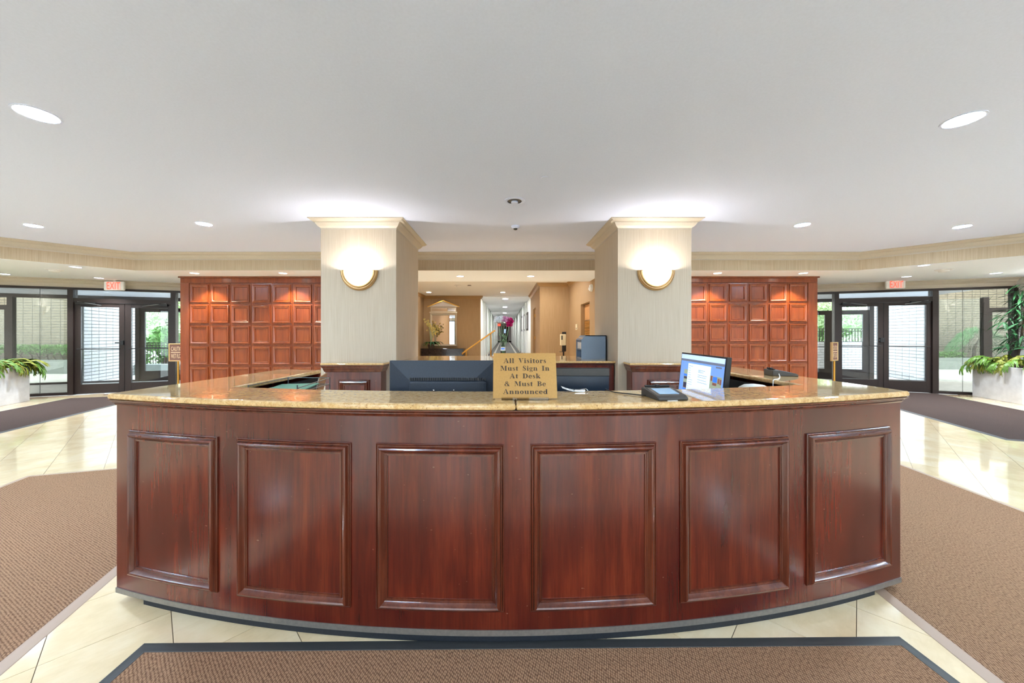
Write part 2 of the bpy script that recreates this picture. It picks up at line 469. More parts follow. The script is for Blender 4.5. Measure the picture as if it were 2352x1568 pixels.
# ceilings and the dropped edge that runs round the high part
struct('ceiling', MB().box(-13.2, 12.2, -6.2, 8.46, ZC, ZC + 0.1), 'ceiling_cool_tint')
Cl, Cr = Vector((-7.302, 7.015)), Vector((6.992, 7.015))
L0, R0 = Vector((-11.5, 2.817)), Vector((10.3, 3.707))
struct('ceiling_lower', MB().prism([L0 + Vector((-.01, .01)), Cl + Vector((-.004, .012)), Cr + Vector((.004, .012)), R0 + Vector((.01, .01)), (11.62, 7.95), (6.9, 9.68), (2.2, 9.68), (2.2, 8.48), (-3.5, 8.48), (-3.5, 9.4), (-7.09, 9.32), (-12.95, 7.17)], ZL, ZL + 0.06), 'ceiling_low')
path_b = [L0, Cl, Cr, R0]
band = struct('trim_1', MB().sweep(path_b, [(0, ZL + 0.002), (0, ZC), (-0.3, ZC), (-0.3, ZL + 0.002)]), 'wallpaper_shaded')
def crown_prof(zt, h, p):
    q = [(0.0, 0.0), (0.02, 0.0), (0.02, 0.16), (0.07, 0.2), (0.12, 0.24), (0.2, 0.28), (0.3, 0.36), (0.38, 0.48), (0.46, 0.58), (0.5, 0.62), (0.5, 0.68), (0.58, 0.7), (0.72, 0.74), (0.84, 0.82), (0.92, 0.9), (1.0, 0.93), (1.0, 1.0), (0.0, 1.0)]
    return [(a * p, zt - h + b * h) for a, b in q]
CR_H, CR_P = 0.137, 0.125
cb = MB().sweep(path_b, crown_prof(ZC, CR_H, CR_P)).build('crown_moulding', 'crown_paint', band, smooth=True, sharp=25)
for i, (p0, p1, ux) in enumerate((((Cl + Vector((2.71, 0))), 0, 0),)):
    pass

# the wide hall behind the counters and the long corridor
HX0, HX1, HY = -3.38, 2.05, 14.9
KX0, KX1, KY1, KZ = -1.0, 1.12, 54.0, 0.15
struct('ceiling_rear', MB().box(HX0 - .1, HX1 + .1, 8.48, HY, ZC, ZC + .06), 'ceiling_white')
struct('ceiling_edge_rear', MB().box(HX0 - .1, HX1 + .1, 8.44, 8.5, ZL + .001, ZC), 'ceiling_white')
struct('ceiling_corridor', MB().box(KX0 - .1, KX1 + .1, HY, KY1, ZC - .02, ZC + .06), 'ceiling_white')
gw = struct('wall_rear_left', MB().box(HX0 - .15, KX0, HY, HY + .2, 0, ZC), 'gold_wallpaper')
MB().sweep([(HX0, 8.5), (HX0, HY), (KX0, HY), (KX0, HY + .3)], crown_prof(ZC, .13, .11)).build('crown_moulding', 'gold_crown', gw, smooth=True, sharp=25)
struct('wall_hall_left', MB().box(HX0 - .15, HX0, 7.9, HY, 0, ZC), 'gold_wallpaper')
gr = struct('wall_rear_right', MB().box(KX1, HX1 + .15, 11.15, 11.3, 0, ZC), 'gold_wallpaper')
MB().sweep([(KX1, 14.95), (KX1, 11.15), (HX1, 11.15), (HX1, 8.5)], crown_prof(ZC, .13, .11)).build('crown_moulding', 'gold_crown', gr, smooth=True, sharp=25)
# side wall with a door recess
ws = struct('wall_hall_right', MB().box(HX1, HX1 + .15, 9.48, 11.15, 0, ZC).box(HX1, HX1 + .15, 7.9, 8.50, 0, ZC).box(HX1, HX1 + .15, 8.50, 9.48, 2.19, ZC), 'gold_wallpaper')
MB().box(HX1 + .085, HX1 + .1, 8.64, 9.34, .93, 1.76).build('louvre_shade_plate', 'dark_shade', ws)  # dark plate added to stand for the shade between the slats
dl = thing('door_3', None, None, (HX1 + .13, 8.99, 0), kind='structure')
MB().box(HX1 + .10, HX1 + .14, 8.52, 9.46, 0, 2.17).build('door_panel', 'tan_wood', dl)
sl = MB().box(-.012, .012, -.36, .36, -.012, .012, Matrix.Rotation(radians(35), 4, 'Y')).mesh('slat'); sl.materials.append(MATS['brass'])
for k in range(24):
    o = put('slat', sl, None, dl); o.location = (-.045, 0, 0.95 + k * 0.034)
struct('wall_corridor_right', MB().box(KX1, KX1 + .15, 14.95, KY1, 0, ZC), 'corridor_wall')
struct('wall_corridor_near', MB().box(KX1, KX1 + .15, 11.3, 12.6, 0, ZC).box(KX1, KX1 + .15, 13.7, 14.95, 0, ZC).box(KX1, KX1 + .15, 12.6, 13.7, 2.35, ZC), 'gold_wallpaper')
d4 = thing('door_4', None, None, (KX1 + .12, 13.15, 0), kind='structure')
MB().box(KX1 + .08, KX1 + .13, 12.62, 13.68, 0, 2.33).build('door_panel', 'gold_crown', d4)
for z in (.35, 1.2, 2.05): MB().box(KX1 + .05, KX1 + .09, 13.62, 13.67, z, z + .12).build('hinge', 'brass', d4)
struct('wall_corridor_left', MB().box(KX0 - .15, KX0, HY + .2, KY1, 0, ZC), 'corridor_wall')
# shallow pilaster strips that give the corridor its rhythm of light and shade
for k in range(16):
    y = 17.6 + k * 2.3
    for sx, x in ((1, KX0), (-1, KX1)):
        struct('trim_%d' % (10 + k), MB().box(min(x, x + sx * .05), max(x, x + sx * .05), y, y + .9, KZ, ZC - .02), 'corridor_wall')
cf = struct('floor_corridor', MB().box(KX0, KX1, 15.6, KY1, 0.0, KZ), 'carpet_grey')
for x in (-0.62, 0.78):
    MB().box(x - .06, x + .06, 15.7, KY1, KZ, KZ + .004).build('carpet_border', 'carpet_stripe', cf)
for k in range(12):
    MB().box(-.5, .66, 17 + k * 3.0, 18.5 + k * 3.0, KZ, KZ + .003).build('carpet_block', 'door_brown' if False else 'carpet_grey', cf)
for x0, x1 in ((KX0, KX0 + .015), (KX1 - .015, KX1)):
    struct('baseboard_%s' % ('left' if x0 < 0 else 'right'), MB().box(x0, x1, 15.6, KY1, KZ, KZ + .1), 'tan_wood')
we = struct('wall_corridor_end', MB().box(KX0 - .1, KX1 + .1, KY1, KY1 + .15, 0, ZC), 'white_wall')
d5 = thing('door_5', None, None, (0.15, KY1 - .05, KZ), kind='structure')
MB().box(-.43, .62, KY1 - .06, KY1 - .01, KZ, 2.62).build('door_panel', 'door_brown', d5)
MB().box(-.05, .28, KY1 - .075, KY1 - .06, 1.55, 2.15).build('window', 'screen_pale', d5)
struct('baseboard_end', MB().box(KX0, -.5, KY1 - .03, KY1, KZ, KZ + .22).box(.7, KX1, KY1 - .03, KY1, KZ, KZ + .22), 'bronze')

# columns
COLS = []
for nm, x0, x1 in (('column_1', -2.569, -1.513), ('column_2', 1.593, 2.624)):
    c = struct(nm, MB().box(x0, x1, 4.967, 6.23, 0, ZC), 'wallpaper')
    MB().sweep([(x0, 4.967), (x0, 6.23), (x1, 6.23), (x1, 4.967)][::-1], crown_prof(ZC, CR_H, CR_P), True).build('crown_moulding', 'crown_paint', c, smooth=True, sharp=25)
    MB().sweep([(x0, 4.967), (x0, 6.23), (x1, 6.23), (x1, 4.967)][::-1], [(0, 0), (.015, 0), (.015, .1), (.008, .12), (0, .12)], True).build('skirting', 'mahogany', c)
    COLS.append((x0, x1))

# outer side walls and the wall behind the viewpoint, with tall windows
wl = quad_wall('wall_left', WL2, GL, 0, ZC, 'white_wall', .2)
quad_wall('wall_left_near', WL3, WL2, 0, ZC, 'wallpaper', .2)
wr = quad_wall('wall_right', GR, WR2, 0, ZC, 'white_wall', .2)
quad_wall('wall_right_near', WR2, WR3, 0, ZC, 'wallpaper', .2)
mbw = MB(); wins = [(-9.6, -7.2), (-6.2, -3.8), (-2.8, -0.4), (0.6, 3.0), (4.0, 6.4), (7.0, 8.6)]
xs = [-10.75] + [v for w in wins for v in w] + [9.25]
for k in range(0, len(xs), 2): mbw.box(xs[k], xs[k + 1], -6.2, -6.0, 0, ZC)
for a, b in wins: mbw.box(a, b, -6.2, -6.0, 2.75, ZC).box(a, b, -6.2, -6.0, 0, .12)
struct('wall_back', mbw, 'wallpaper')
for k, (a, b) in enumerate(wins):
    w = thing('window_%d' % (k + 3), None, None, ((a + b) / 2, -6.1, .12), kind='structure')
    m = MB()
    for x in (a, (a + b) / 2 - .03, b - .06): m.box(x, x + .06, -6.14, -6.06, .12, 2.75)
    m.box(a, b, -6.14, -6.06, .12, .2).box(a, b, -6.14, -6.06, 2.67, 2.75)
    m.build('window_frame', 'bronze', w)
    MB().box(a, b, -6.105, -6.1, .15, 2.7).build('pane', 'glass_clear', w)

# ------------------------------------------------------------------ wood panelled walls
PFR = [(a_, b_ * 1.5) for a_, b_ in [(0, 0), (0, .012), (.006, .018), (.014, .02), (.024, .017), (.034, .01), (.044, .008), (.047, .011), (.053, .011), (.056, .003), (.06, 0)]]
def panelling(name, label, x0, x1, gx, pitch, ncol, ztop, rows, yback):
    t = thing(name, label, 'wall panelling', ((x0 + x1) / 2, 7.77, 0))
    yf = 7.77
    MB().box(x0 + .01, x1 - .01, yf + .03, yback, 0, ZL).build('backing', 'cherry', t)
    gx1 = gx + pitch * ncol
    zb = ztop - pitch * rows
    if gx - x0 > .05: MB().box(x0, gx - .003, yf - .012, yf + .04, 0, ztop + .003).build('stile', 'cherry', t, bevel=.004)
    if x1 - gx1 > .05: MB().box(gx1 + .003, x1, yf - .012, yf + .04, 0, ztop + .003).build('stile', 'cherry', t, bevel=.004)
    MB().box(x0, x1, yf - .012, yf + .04, ztop + .005, ZL - .03).build('top_rail', 'cherry', t, bevel=.004)
    MB().box(x0 - .03, x1 + .03, yf - .04, yf + .06, ZL - .03, ZL).build('cap_moulding', 'cherry', t, bevel=.006)
    MB().box(gx, gx1, yf - .012, yf + .04, 0, zb - .003).build('base_rail', 'cherry', t, bevel=.004)
    g = .0035
    pm = MB().box(g, pitch - g, -.0, .028, g, pitch - g).mesh('panel'); pm.materials.append(MATS['cherry'])
    fm = MB().frame(.031, pitch - .031, .031, pitch - .031, PFR, lambda s, z, d: Vector((s, -d, z))).mesh('panel_moulding', smooth=True, sharp=30)
    fm.materials.append(MATS['cherry'])
    for r in range(rows):
        for c in range(ncol):
            o = put('panel', pm, None, t, bevel=0); o.location = (gx + c * pitch - t.location.x, 0, zb + r * pitch)
            f = put('panel_moulding', fm, None, o)
    return t
panelling('wood_panelling', 'orange cherry wall of square raised panels beyond the wire tray end of desk', -7.09, HX0, -6.90, .452, 7, 2.513, 5, 9.3)
panelling('wood_panelling', 'orange cherry wall of square raised panels behind the tilted lit monitor', 2.20, 6.86, 4.02 - .439 * 4, .439, 10, 2.525, 5, 9.65)

# ------------------------------------------------------------------ glass fronts with doors, entrance lobby behind, outside
def wt(L, px):
    X0, Y0, dx, dy = L
    r = (px - CX) / FPX
    return (r * Y0 - X0) / (dx - r * dy)
def brick_face(mb, u0, u1, z0, z1, bl, bh, j, fn, rowshift=0.0):
    nz = int((z1 - z0) / bh); nu = int((u1 - u0) / bl) + 1
    for a in range(nz):
        for b in range(nu):
            x = u0 + b * bl + (rowshift if a % 2 else 0); xe = min(x + bl - j, u1)
            if xe - x < .03: continue
            z = z0 + a * bh; d = .008 + .004 * random.random()
            q = [(x, z), (xe, z), (xe, z + bh - j), (x, z + bh - j)]
            vs = [fn(s, zz, 0) for s, zz in q] + [fn(s, zz, d) for s, zz in q]
            mb.add(vs, [(4, 5, 6, 7), (0, 1, 5, 4), (1, 2, 6, 5), (2, 3, 7, 6), (3, 0, 4, 7)])
    return mb
def leaf_cloud(mb, n, fn, size, rnd):
    for _ in range(n):
        p, s = fn(); a = Vector((rnd.gauss(0, 1), rnd.gauss(0, 1), rnd.gauss(0, 1))).normalized(); b = a.orthogonal().normalized()
        b = Matrix.Rotation(rnd.random() * 6.28, 3, a) @ b; c = a.cross(b); l = size * s
        mb.add([p - b * l, p + c * l * .45, p + b * l, p - c * l * .45], [(0, 1, 2, 3)])

def storefront(idx, O, ang, spec):
    a = radians(ang); dx, dy = cos(a), sin(a)
    L = (O[0], O[1], dx, dy); D2 = 2.5
    Lo = (O[0] - dy * D2, O[1] + dx * D2, dx, dy)
    def zt(px, py, LL=L):
        t = wt(LL, px); return HC - (py - CY) * (LL[1] + LL[3] * t) / FPX
    W = thing('window_%d' % idx, None, None, (O[0], O[1], 0), a, kind='structure')
    ZT = 2.47
    def bx(m, t0, t1, y0, y1, z0, z1): return m.box(t0, t1, y0, y1, z0, z1)
    def mk(m, name, mat, par=W, **kw):
        return m.build(name, mat, par, world=False, **kw)
    t0, t1 = spec['ext']
    # bulkhead and crown over the frame
    mk(MB().box(t0, t1, -.04, .3, ZT, ZL), 'bulkhead', 'crown_paint')
    mk(MB().sweep([(t0, -.04), (t1, -.04)], crown_prof(ZL, .12, .12)), 'crown_moulding', 'crown_paint', smooth=True, sharp=25)
    mk(MB().box(t0, t1, -.06, .06, ZT - .045, ZT + .004), 'head_rail', 'bronze')
    dt0, dt1 = wt(L, spec['door'][0]), wt(L, spec['door'][1])
    posts = [(wt(L, p), wt(L, q)) for p, q in spec['posts']]
    for p, q in posts: mk(MB().box(p, q, -.07, .07, 0, ZT - .04), 'post', 'bronze_grey' if False else 'bronze')
    for p, q in ((t0, dt0), (dt1, t1)):
        mk(MB().box(p, q, -.05, .05, 0, .06), 'sill', 'bronze')
    # fixed panes
    gaps = [(t0, posts[0][0]), (posts[1][1], t1)] if len(posts) == 2 else [(t0, posts[0][0]), (posts[1][1], posts[2][0])]
    jt = wt(L, spec['joint'])
    for p, q in gaps:
        cuts = [p, jt - .002, jt + .002, q] if p < jt < q else [p, q]
        for k in range(0, len(cuts), 2): mk(MB().box(cuts[k], cuts[k + 1], -.004, .004, .05, ZT - .04), 'pane', 'glass_tint')
        if len(cuts) == 4: mk(MB().box(jt - .0025, jt + .0025, -.003, .003, .05, ZT - .04), 'joint_seal', 'bronze_grey')
    zh1, zh0 = zt(spec['mid'], spec['yh'][0]), zt(spec['mid'], spec['yh'][1])
    mk(MB().box(dt0, dt1, -.06, .06, zh0, zh1), 'door_head', 'bronze')
    mk(MB().box(dt0, dt1, -.004, .004, zh1, ZT - .04), 'transom_pane', 'glass_clear')
    # double door
    Dr = thing('door_%d' % idx, None, None, (O[0], O[1], 0), a, kind='structure')
    ym = spec['mid']; tm = wt(L, spec['split'])
    for li, (p, q, g0, g1, gy0, gy1) in enumerate(spec['leaves']):
        p, q, g0, g1 = (wt(L, v) for v in (p, q, g0, g1))
        za, zb = zt(ym, gy0), zt(ym, gy1)
        lf = MB().box(p + .004, g0, -.03, .03, .012, zh0 - .004).box(g1, q - .004, -.03, .03, .012, zh0 - .004).box(g0, g1, -.03, .03, za, zh0 - .004).box(g0, g1, -.03, .03, .012, zb).build('leaf', 'bronze', Dr, world=False, bevel=.004)
        MB().box(g0, g1, -.004, .004, zb, za).build('pane', 'glass_clear', lf, world=False)
        zbar = zt(ym, spec['bar'])
        MB().tube([(g0 - .04, -.07, zbar), (g1 + .04, -.07, zbar)], .011, 8).build('push_bar', 'black_plastic', lf, world=False, smooth=True)
        hx = p if li == 0 else q; sg = 1 if li == 0 else -1
        MB().box(min(hx + sg * .05, hx + sg * .40), max(hx + sg * .05, hx + sg * .40), -.1, -.035, zh0 - .05, zh0 + .01).build('closer', 'black_plastic', lf, world=False, bevel=.006)
        MB().tube([(hx + sg * .08, -.08, zh0 + .02), (hx + sg * .52, -.12, zh0 - .06)], .009, 6).build('closer_arm', 'wire_metal', lf, world=False)
    lp, lq, ly0, ly1 = spec['lock']
    MB().box(wt(L, lp), wt(L, lq), -.08, -.03, zt(ym, ly1), zt(ym, ly0)).box(wt(L, spec['latch'][0]), wt(L, spec['latch'][1]), -.07, -.03, zt(ym, ly1) + .04, zt(ym, ly0) - .04).build('lock', 'black_plastic', Dr, world=False, bevel=.004)
    # entrance lobby: floor, ceiling, ends, outer glass front
    struct_o = lambda nm, m, mt: tag(m.build(nm, mt, None), kind='structure')
    V = thing('vestibule_%d' % idx, None, None, (O[0], O[1], 0), a, kind='structure')
    mk(MB().box(t0, t1, -.1, D2 + .1, -.12, -.001), 'floor', 'paving', V)
    mk(MB().box(t0, t1, .06, D2 + .05, 2.5, 2.56), 'ceiling', 'vestibule_ceiling', V)
    mk(MB().box(t0, t1, D2 - .05, D2 + .05, 2.40, 2.50), 'head_rail', 'bronze', V)
    mk(MB().box(t0, t1, D2 - .04, D2 + .04, 0, .05), 'sill', 'bronze', V)
    zo = spec['outer_top']
    ops = [(wt(Lo, p), wt(Lo, q)) for p, q in spec['oposts']]
    for p, q in ops: mk(MB().box(p, q, D2 - .06, D2 + .06, 0, 2.42), 'post', 'bronze', V)
    dspans = []
    for (p, q, g0, g1) in spec['oleaves']:
        p, q, g0, g1 = (wt(Lo, v) for v in (p, q, g0, g1)); dspans.append((p, q))
        z1, z0 = zo
        lf = mk(MB().box(p, g0, D2 - .03, D2 + .03, .02, z1 + .13).box(g1, q, D2 - .03, D2 + .03, .02, z1 + .13).box(g0, g1, D2 - .03, D2 + .03, z1, z1 + .13).box(g0, g1, D2 - .03, D2 + .03, .02, z0), 'outer_leaf', 'bronze', V)
        MB().box(g0, g1, D2 - .004, D2 + .004, z0, z1).build('pane', 'glass_clear', lf, world=False)
        MB().tube([(g0, D2 - .06, 1.0), (g1, D2 - .06, 1.0)], .01, 6).build('push_bar', 'black_plastic', lf, world=False)
    gq = spec['oglass']
    mk(MB().box(wt(Lo, gq[0]), wt(Lo, gq[1]), D2 - .004, D2 + .004, .05, 2.40), 'outer_pane', 'glass_clear', V)
    # wing wall of pale stack-bonded brick running out from the outer front
    tb = wt(Lo, spec['wing']); m = spec['m']
    Wg = thing('wing_wall_%d' % idx, None, None, (O[0], O[1], 0), a, kind='structure')
    x0, x1 = (tb - .3, tb) if m < 0 else (tb, tb + .3)
    mk(MB().box(x0, x1, D2 + .06, D2 + spec['wl'], -.1, 3.6), 'mortar_core', 'mortar', Wg)
    xf = tb; sgn = 1 if m < 0 else -1
    bf = brick_face(MB(), D2 + .08, D2 + spec['wl'], 0, 3.55, .3, .1, .018, lambda s, z, d: Vector((xf + sgn * d, s, z)))
    tag(mk(bf, 'bricks', 'brick_white', Wg, recalc=True), kind='stuff')
    return L, Lo
LL, LoL = storefront(1, (-9.95, 8.2), 20.0, dict(m=-1, ext=(-3.0, 3.2), posts=[(160, 173), (395, 406)], joint=92, door=(173, 395), mid=230, split=288,
    yh=(686, 696), leaves=[(173, 288, 187.3, 275.2, 705, 881), (288, 395, 302.9, 387.3, 705.5, 880.5)], bar=801, lock=(281, 288, 782, 792), latch=(268, 284),
    outer_top=(2.06, .3), oposts=[(20, 33), (313, 322)], oleaves=[(-60, 20, -48, 12), (322, 397, 334, 388), (397, 470, 409, 458)], oglass=(33, 313), wing=187, wl=2.8))
LRr, LoR = storefront(2, (10.15, 8.4), -20.0, dict(m=1, ext=(-3.6, 1.36), posts=[(1914, 1924), (2137, 2151), (2322, 2333)], joint=2211, door=(1924, 2137), mid=2080, split=2027.5,
    yh=(683, 693), leaves=[(1924, 2027.5, 1933, 2015, 702, 873.5), (2027.5, 2137, 2040, 2126, 701, 874)], bar=795, lock=(2018, 2028, 776, 786), latch=(2016, 2020),
    outer_top=(2.0, .32), oposts=[(1995, 2005), (2255, 2268)], oleaves=[(1848, 1912, 1858, 1894), (1912, 1994, 1925, 1981), (2268, 2345, 2277, 2332)], oglass=(2005, 2255), wing=2128, wl=2.6))

# outside ground
struct('ground', MB().prism([(-70, 8.0), (-70, 60), (70, 60), (70, 8.0), (12.6, 8.4), (6.9, 9.9), (3, 20), (-4, 20), (-7.1, 9.6), (-13.5, 7.4), (-40, 2), (-70, 2)], -.16, -.02), 'paving')
struct('ground_back', MB().box(-40, 40, -40, -6.2, -.16, -.02), 'paving')
# ------------------------------------------------------------------ floor mats
mat_names = [
    ('floor_mat', 'brown woven entrance mat with tan rubber edge beside wire tray end of desk', 'mat_pile', 'mat_rubber_tan'),
    ('floor_mat', 'grey brown runner mat leading to the doors behind the half hidden caution sign', 'mat_pile_far', 'mat_rubber'),
    ('floor_mat', 'brown woven entrance mat with tan rubber edge beside lit monitor end of desk', 'mat_pile', 'mat_rubber_tan'),
    ('floor_mat', 'grey brown runner mat beside the bamboo planter leading to glass doors', 'mat_pile_far', 'mat_rubber'),
    ('floor_mat', 'dark brown woven mat with black rubber border directly before the curved desk', 'mat_pile', 'mat_rubber'),
]
for ms, (nm, lb, pm, rm) in zip(mats_spec, mat_names):
    c, ex, ey = mat_rect(ms); w, l = ms['w'], ms['l']
    ctr = c + ex * w / 2 - ey * l / 2
    t = thing(nm, lb, 'mat', (ctr.x, ctr.y, 0), radians(ms['ang']))
    b = .055
    MB().frame(-w / 2, w / 2, -l / 2, l / 2, [(0, .0005), (.004, .003), (b * .8, .006), (b, .010), (b + .004, .006)], lambda s, z, d: Vector((s, z, d)), 6).build('rubber_border', rm, t, world=False, smooth=True)
    MB().box(-w / 2 + b, w / 2 - b, -l / 2 + b, l / 2 - b, .0008, .010).build('pile', pm, t, world=False, bevel=.004)

# ------------------------------------------------------------------ curved reception desk
def arc_pt(th, R, z): return Vector((ARC_C.x + R * sin(th), ARC_C.y - R * cos(th), z))
def arc_th(px):
    r = (px - CX) / FPX; a = r * r + 1; b = -2 * (r * ARC_C.x + ARC_C.y); c = ARC_C.length_squared - ARC_R ** 2
    Y = (-b - sqrt(b * b - 4 * a * c)) / (2 * a)
    return math.asin((r * Y - ARC_C.x) / ARC_R)
TH0, TH1 = math.asin((-2.036 - ARC_C.x) / ARC_R), math.asin((2.167 - ARC_C.x) / ARC_R)
pL, pR = arc_pt(TH0, ARC_R, 0), arc_pt(TH1, ARC_R, 0)
BL, BR = Vector((-1.935, 3.10)), Vector((2.145, 3.40))
desk = thing('reception_desk', 'curved dark red mahogany reception desk front with six framed panels', 'reception desk', (0, 2.3, 0))
def arc_slab(r0, r1, t0, t1, z0, z1, n=48):
    o = [arc_pt(t0 + (t1 - t0) * k / n, r1, 0) for k in range(n + 1)]; i = [arc_pt(t1 - (t1 - t0) * k / n, r0, 0) for k in range(n + 1)]
    return MB().prism(o + i, z0, z1)
arc_slab(ARC_R - .03, ARC_R, TH0, TH1, .07, 1.06).build('front_board', 'mahogany', desk, smooth=True, sharp=20)
arc_slab(ARC_R - .034, ARC_R + .004, TH0 - .0004, TH1 + .0004, .045, .0705).build('kick_strip', 'kick_metal', desk, smooth=True, sharp=20)
arc_slab(ARC_R - .09, ARC_R - .018, math.asin((-1.86 - ARC_C.x) / 7.3), math.asin((1.98 - ARC_C.x) / 7.3), 0, .046).build('toe_kick', 'kick_black', desk, smooth=True, sharp=20)
def board(a, b, th, z0, z1):
    d = (b - a).normalized(); n = Vector((-d.y, d.x)) * th
    return MB().prism([a, b, b + n, a + n], z0, z1)
v2 = lambda p: Vector((p[0], p[1]))
board(v2(BL), v2(pL), .03, .05, 1.06).build('side_board', 'mahogany', desk)
board(v2(pR), v2(BR), .03, .05, 1.06).build('side_board', 'mahogany', desk)
board(Vector((-1.60, 3.08)), Vector((-1.935, 3.10)), .03, .0, 1.06).build('end_board', 'mahogany', desk)
board(Vector((2.145, 3.40)), Vector((1.84, 3.40)), .03, .0, 1.06).build('end_board', 'mahogany', desk)
MB().box(-1.62, -1.60, 2.14, 3.06, 0, 1.03).build('inner_board', 'dark_shade', desk)
MB().box(1.85, 1.87, 2.25, 3.37, 0, 1.03).build('inner_board', 'dark_shade', desk)
arc_slab(7.05, 7.08, TH0 + .06, TH1 - .05, 0, 1.03).build('inner_board', 'dark_shade', desk)
MB().prism([arc_pt(TH0 + .065 + (TH1 - TH0 - .12) * k / 16, 7.04, 0) for k in range(17)] + [(1.84, 2.62), (-1.59, 2.62)], .73, .76).build('work_surface', 'dark_shade', desk)
MB().box(-1.59, -1.05, 2.63, 3.05, .73, .76).build('work_surface', 'dark_shade', desk)
MB().box(1.30, 1.84, 2.63, 3.36, .73, .76).build('work_surface', 'dark_shade', desk)
cpath = [(BL.x, BL.y)] + [tuple(arc_pt(TH0 + (TH1 - TH0) * k / 48, ARC_R, 0))[:2] for k in range(49)] + [(BR.x, BR.y)]
MB().sweep(cpath, [(-.005, 1.028), (.004, 1.028), (.006, 1.033), (.009, 1.036), (.006, 1.039), (.012, 1.041), (.012, 1.045), (.016, 1.050), (.023, 1.053), (.024, 1.056), (.028, 1.057), (.028, 1.061), (-.005, 1.061)]).build('cornice', 'mahogany_trim', desk, smooth=True, sharp=30)
DPR = [(0, .0), (0, .007), (.003, .009), (.0055, .006), (.008, .010), (.011, .010), (.013, .016), (.017, .023), (.023, .026), (.029, .023), (.036, .014), (.042, .009), (.0435, .0105), (.047, .0105), (.049, .007), (.053, .007), (.0545, .001), (.056, .001)]
DZ0, DZ1 = .155, .905
fnA = lambda s, z, d: arc_pt(s / ARC_R, ARC_R + d, z)
for x0, x1 in ((300, 502), (547, 807), (865, 1157), (1218, 1505), (1561, 1809), (1850, 2040)):
    s0, s1 = arc_th(x0) * ARC_R, arc_th(x1) * ARC_R
    n = 8; m = MB()
    for k in range(n):
        a, b = s0 + .05 + (s1 - s0 - .1) * k / n, s0 + .05 + (s1 - s0 - .1) * (k + 1) / n
        m.add([fnA(a, DZ0 + .05, .0015), fnA(b, DZ0 + .05, .0015), fnA(b, DZ1 - .05, .0015), fnA(a, DZ1 - .05, .0015)], [(0, 1, 2, 3)])
    pn = m.build('panel', 'mahogany', desk, smooth=True, recalc=False)
    mo = MB().frame(s0, s1, DZ0, DZ1, DPR, fnA, 8).mesh('panel_moulding', WM(desk).inverted(), True, 24)
    put('panel_moulding', mo, 'mahogany_trim', pn)

ZT0, ZT1 = 1.061, 1.091
top = thing('granite_countertop', 'polished tan granite counter top on the curved reception desk', 'countertop', (0, 2.3, ZT0))
RO, RI = ARC_R + .03, 7.03
ths = math.asin((.052 - ARC_C.x) / RO); thsi = math.asin((.056 - ARC_C.x) / RI)
thL = math.asin((-2.066 - ARC_C.x) / RO); thR = math.asin((2.197 - ARC_C.x) / RO)
thLi = math.asin((-1.585 - ARC_C.x) / RI); thRi = math.asin((1.82 - ARC_C.x) / RI)
pl = [arc_pt(thL + (ths - .0001 - thL) * k / 24, RO, 0) for k in range(25)] + [arc_pt(thsi - .0001 + (thLi - thsi) * k / 16, RI, 0) for k in range(17)] + [(-1.575, 3.055), (-1.965, 3.13)]
pr = [arc_pt(ths + .0001 + (thR - ths) * k / 24, RO, 0) for k in range(25)] + [(2.175, 3.43), (1.815, 3.43)] + [arc_pt(thRi + (thsi + .0001 - thRi) * k / 16, RI, 0) for k in range(17)]
for pp in (pl, pr): MB().prism(pp, ZT0, ZT1).build('slab', 'granite', top, bevel=.012, seg=4)

# ------------------------------------------------------------------ counters at the columns
def column_counter(label, x0, x1, px0, px1):
    t = thing('column_cabinet', label, 'cabinet', ((x0 + x1) / 2, 4.85, 0))
    MB().box(x0 + .05, x1 - .05, 4.755, 4.962, .08, .985).build('body', 'mahogany', t, bevel=.003)
    MB().box(x0 + .07, x1 - .07, 4.80, 4.962, 0, .08).build('toe_kick', 'kick_black', t)
    MB().sweep([(x0 + .05, 4.962), (x0 + .05, 4.755), (x1 - .05, 4.755), (x1 - .05, 4.962)], [(0, .89), (.01, .895), (.014, .91), (.022, .925), (.024, .94), (.036, .955), (.04, .975), (.04, .984), (0, .984)]).build('cornice', 'mahogany_trim', t, smooth=True, sharp=30)
    pn = MB().box(px0 + .06, px1 - .06, 4.7525, 4.76, .16, .72).build('panel', 'mahogany', t)
    mo = MB().frame(px0, px1, .1, .79, [(a * 1.5, b * 1.6) for a, b in DPR], lambda s, z, d: Vector((s, 4.755 - d, z))).mesh('panel_moulding', WM(t).inverted(), True, 24)
    put('panel_moulding', mo, 'mahogany_trim', pn)
    MB().box(x0, x1, 4.71, 4.965, .985, 1.013).build('granite_top', 'granite', t, bevel=.012, seg=4)
column_counter('low mahogany cabinet with granite top against column behind the wire trays', -2.45, -1.60, -2.22, -1.80)
column_counter('low mahogany cabinet with granite top against column behind the lit monitor', 1.665, 2.56, 1.92, 2.40)
bc = thing('back_counter', 'mahogany counter with polished granite top spanning between the two columns', 'counter', (.04, 5.6, 0))
MB().box(-1.50, 1.58, 5.10, 6.2, .08, .985).build('body', 'mahogany', bc, bevel=.003)
MB().box(-1.50, 1.58, 5.16, 6.15, 0, .08).build('toe_kick', 'kick_black', bc)
for k in range(4): MB().box(-1.45 + k * .765, -.72 + k * .765, 5.085, 5.1, .12, .95).build('door', 'mahogany', bc, bevel=.004)
MB().box(-1.511, 1.591, 5.05, 6.27, .985, 1.015).build('granite_top', 'granite', bc, bevel=.01, seg=3)

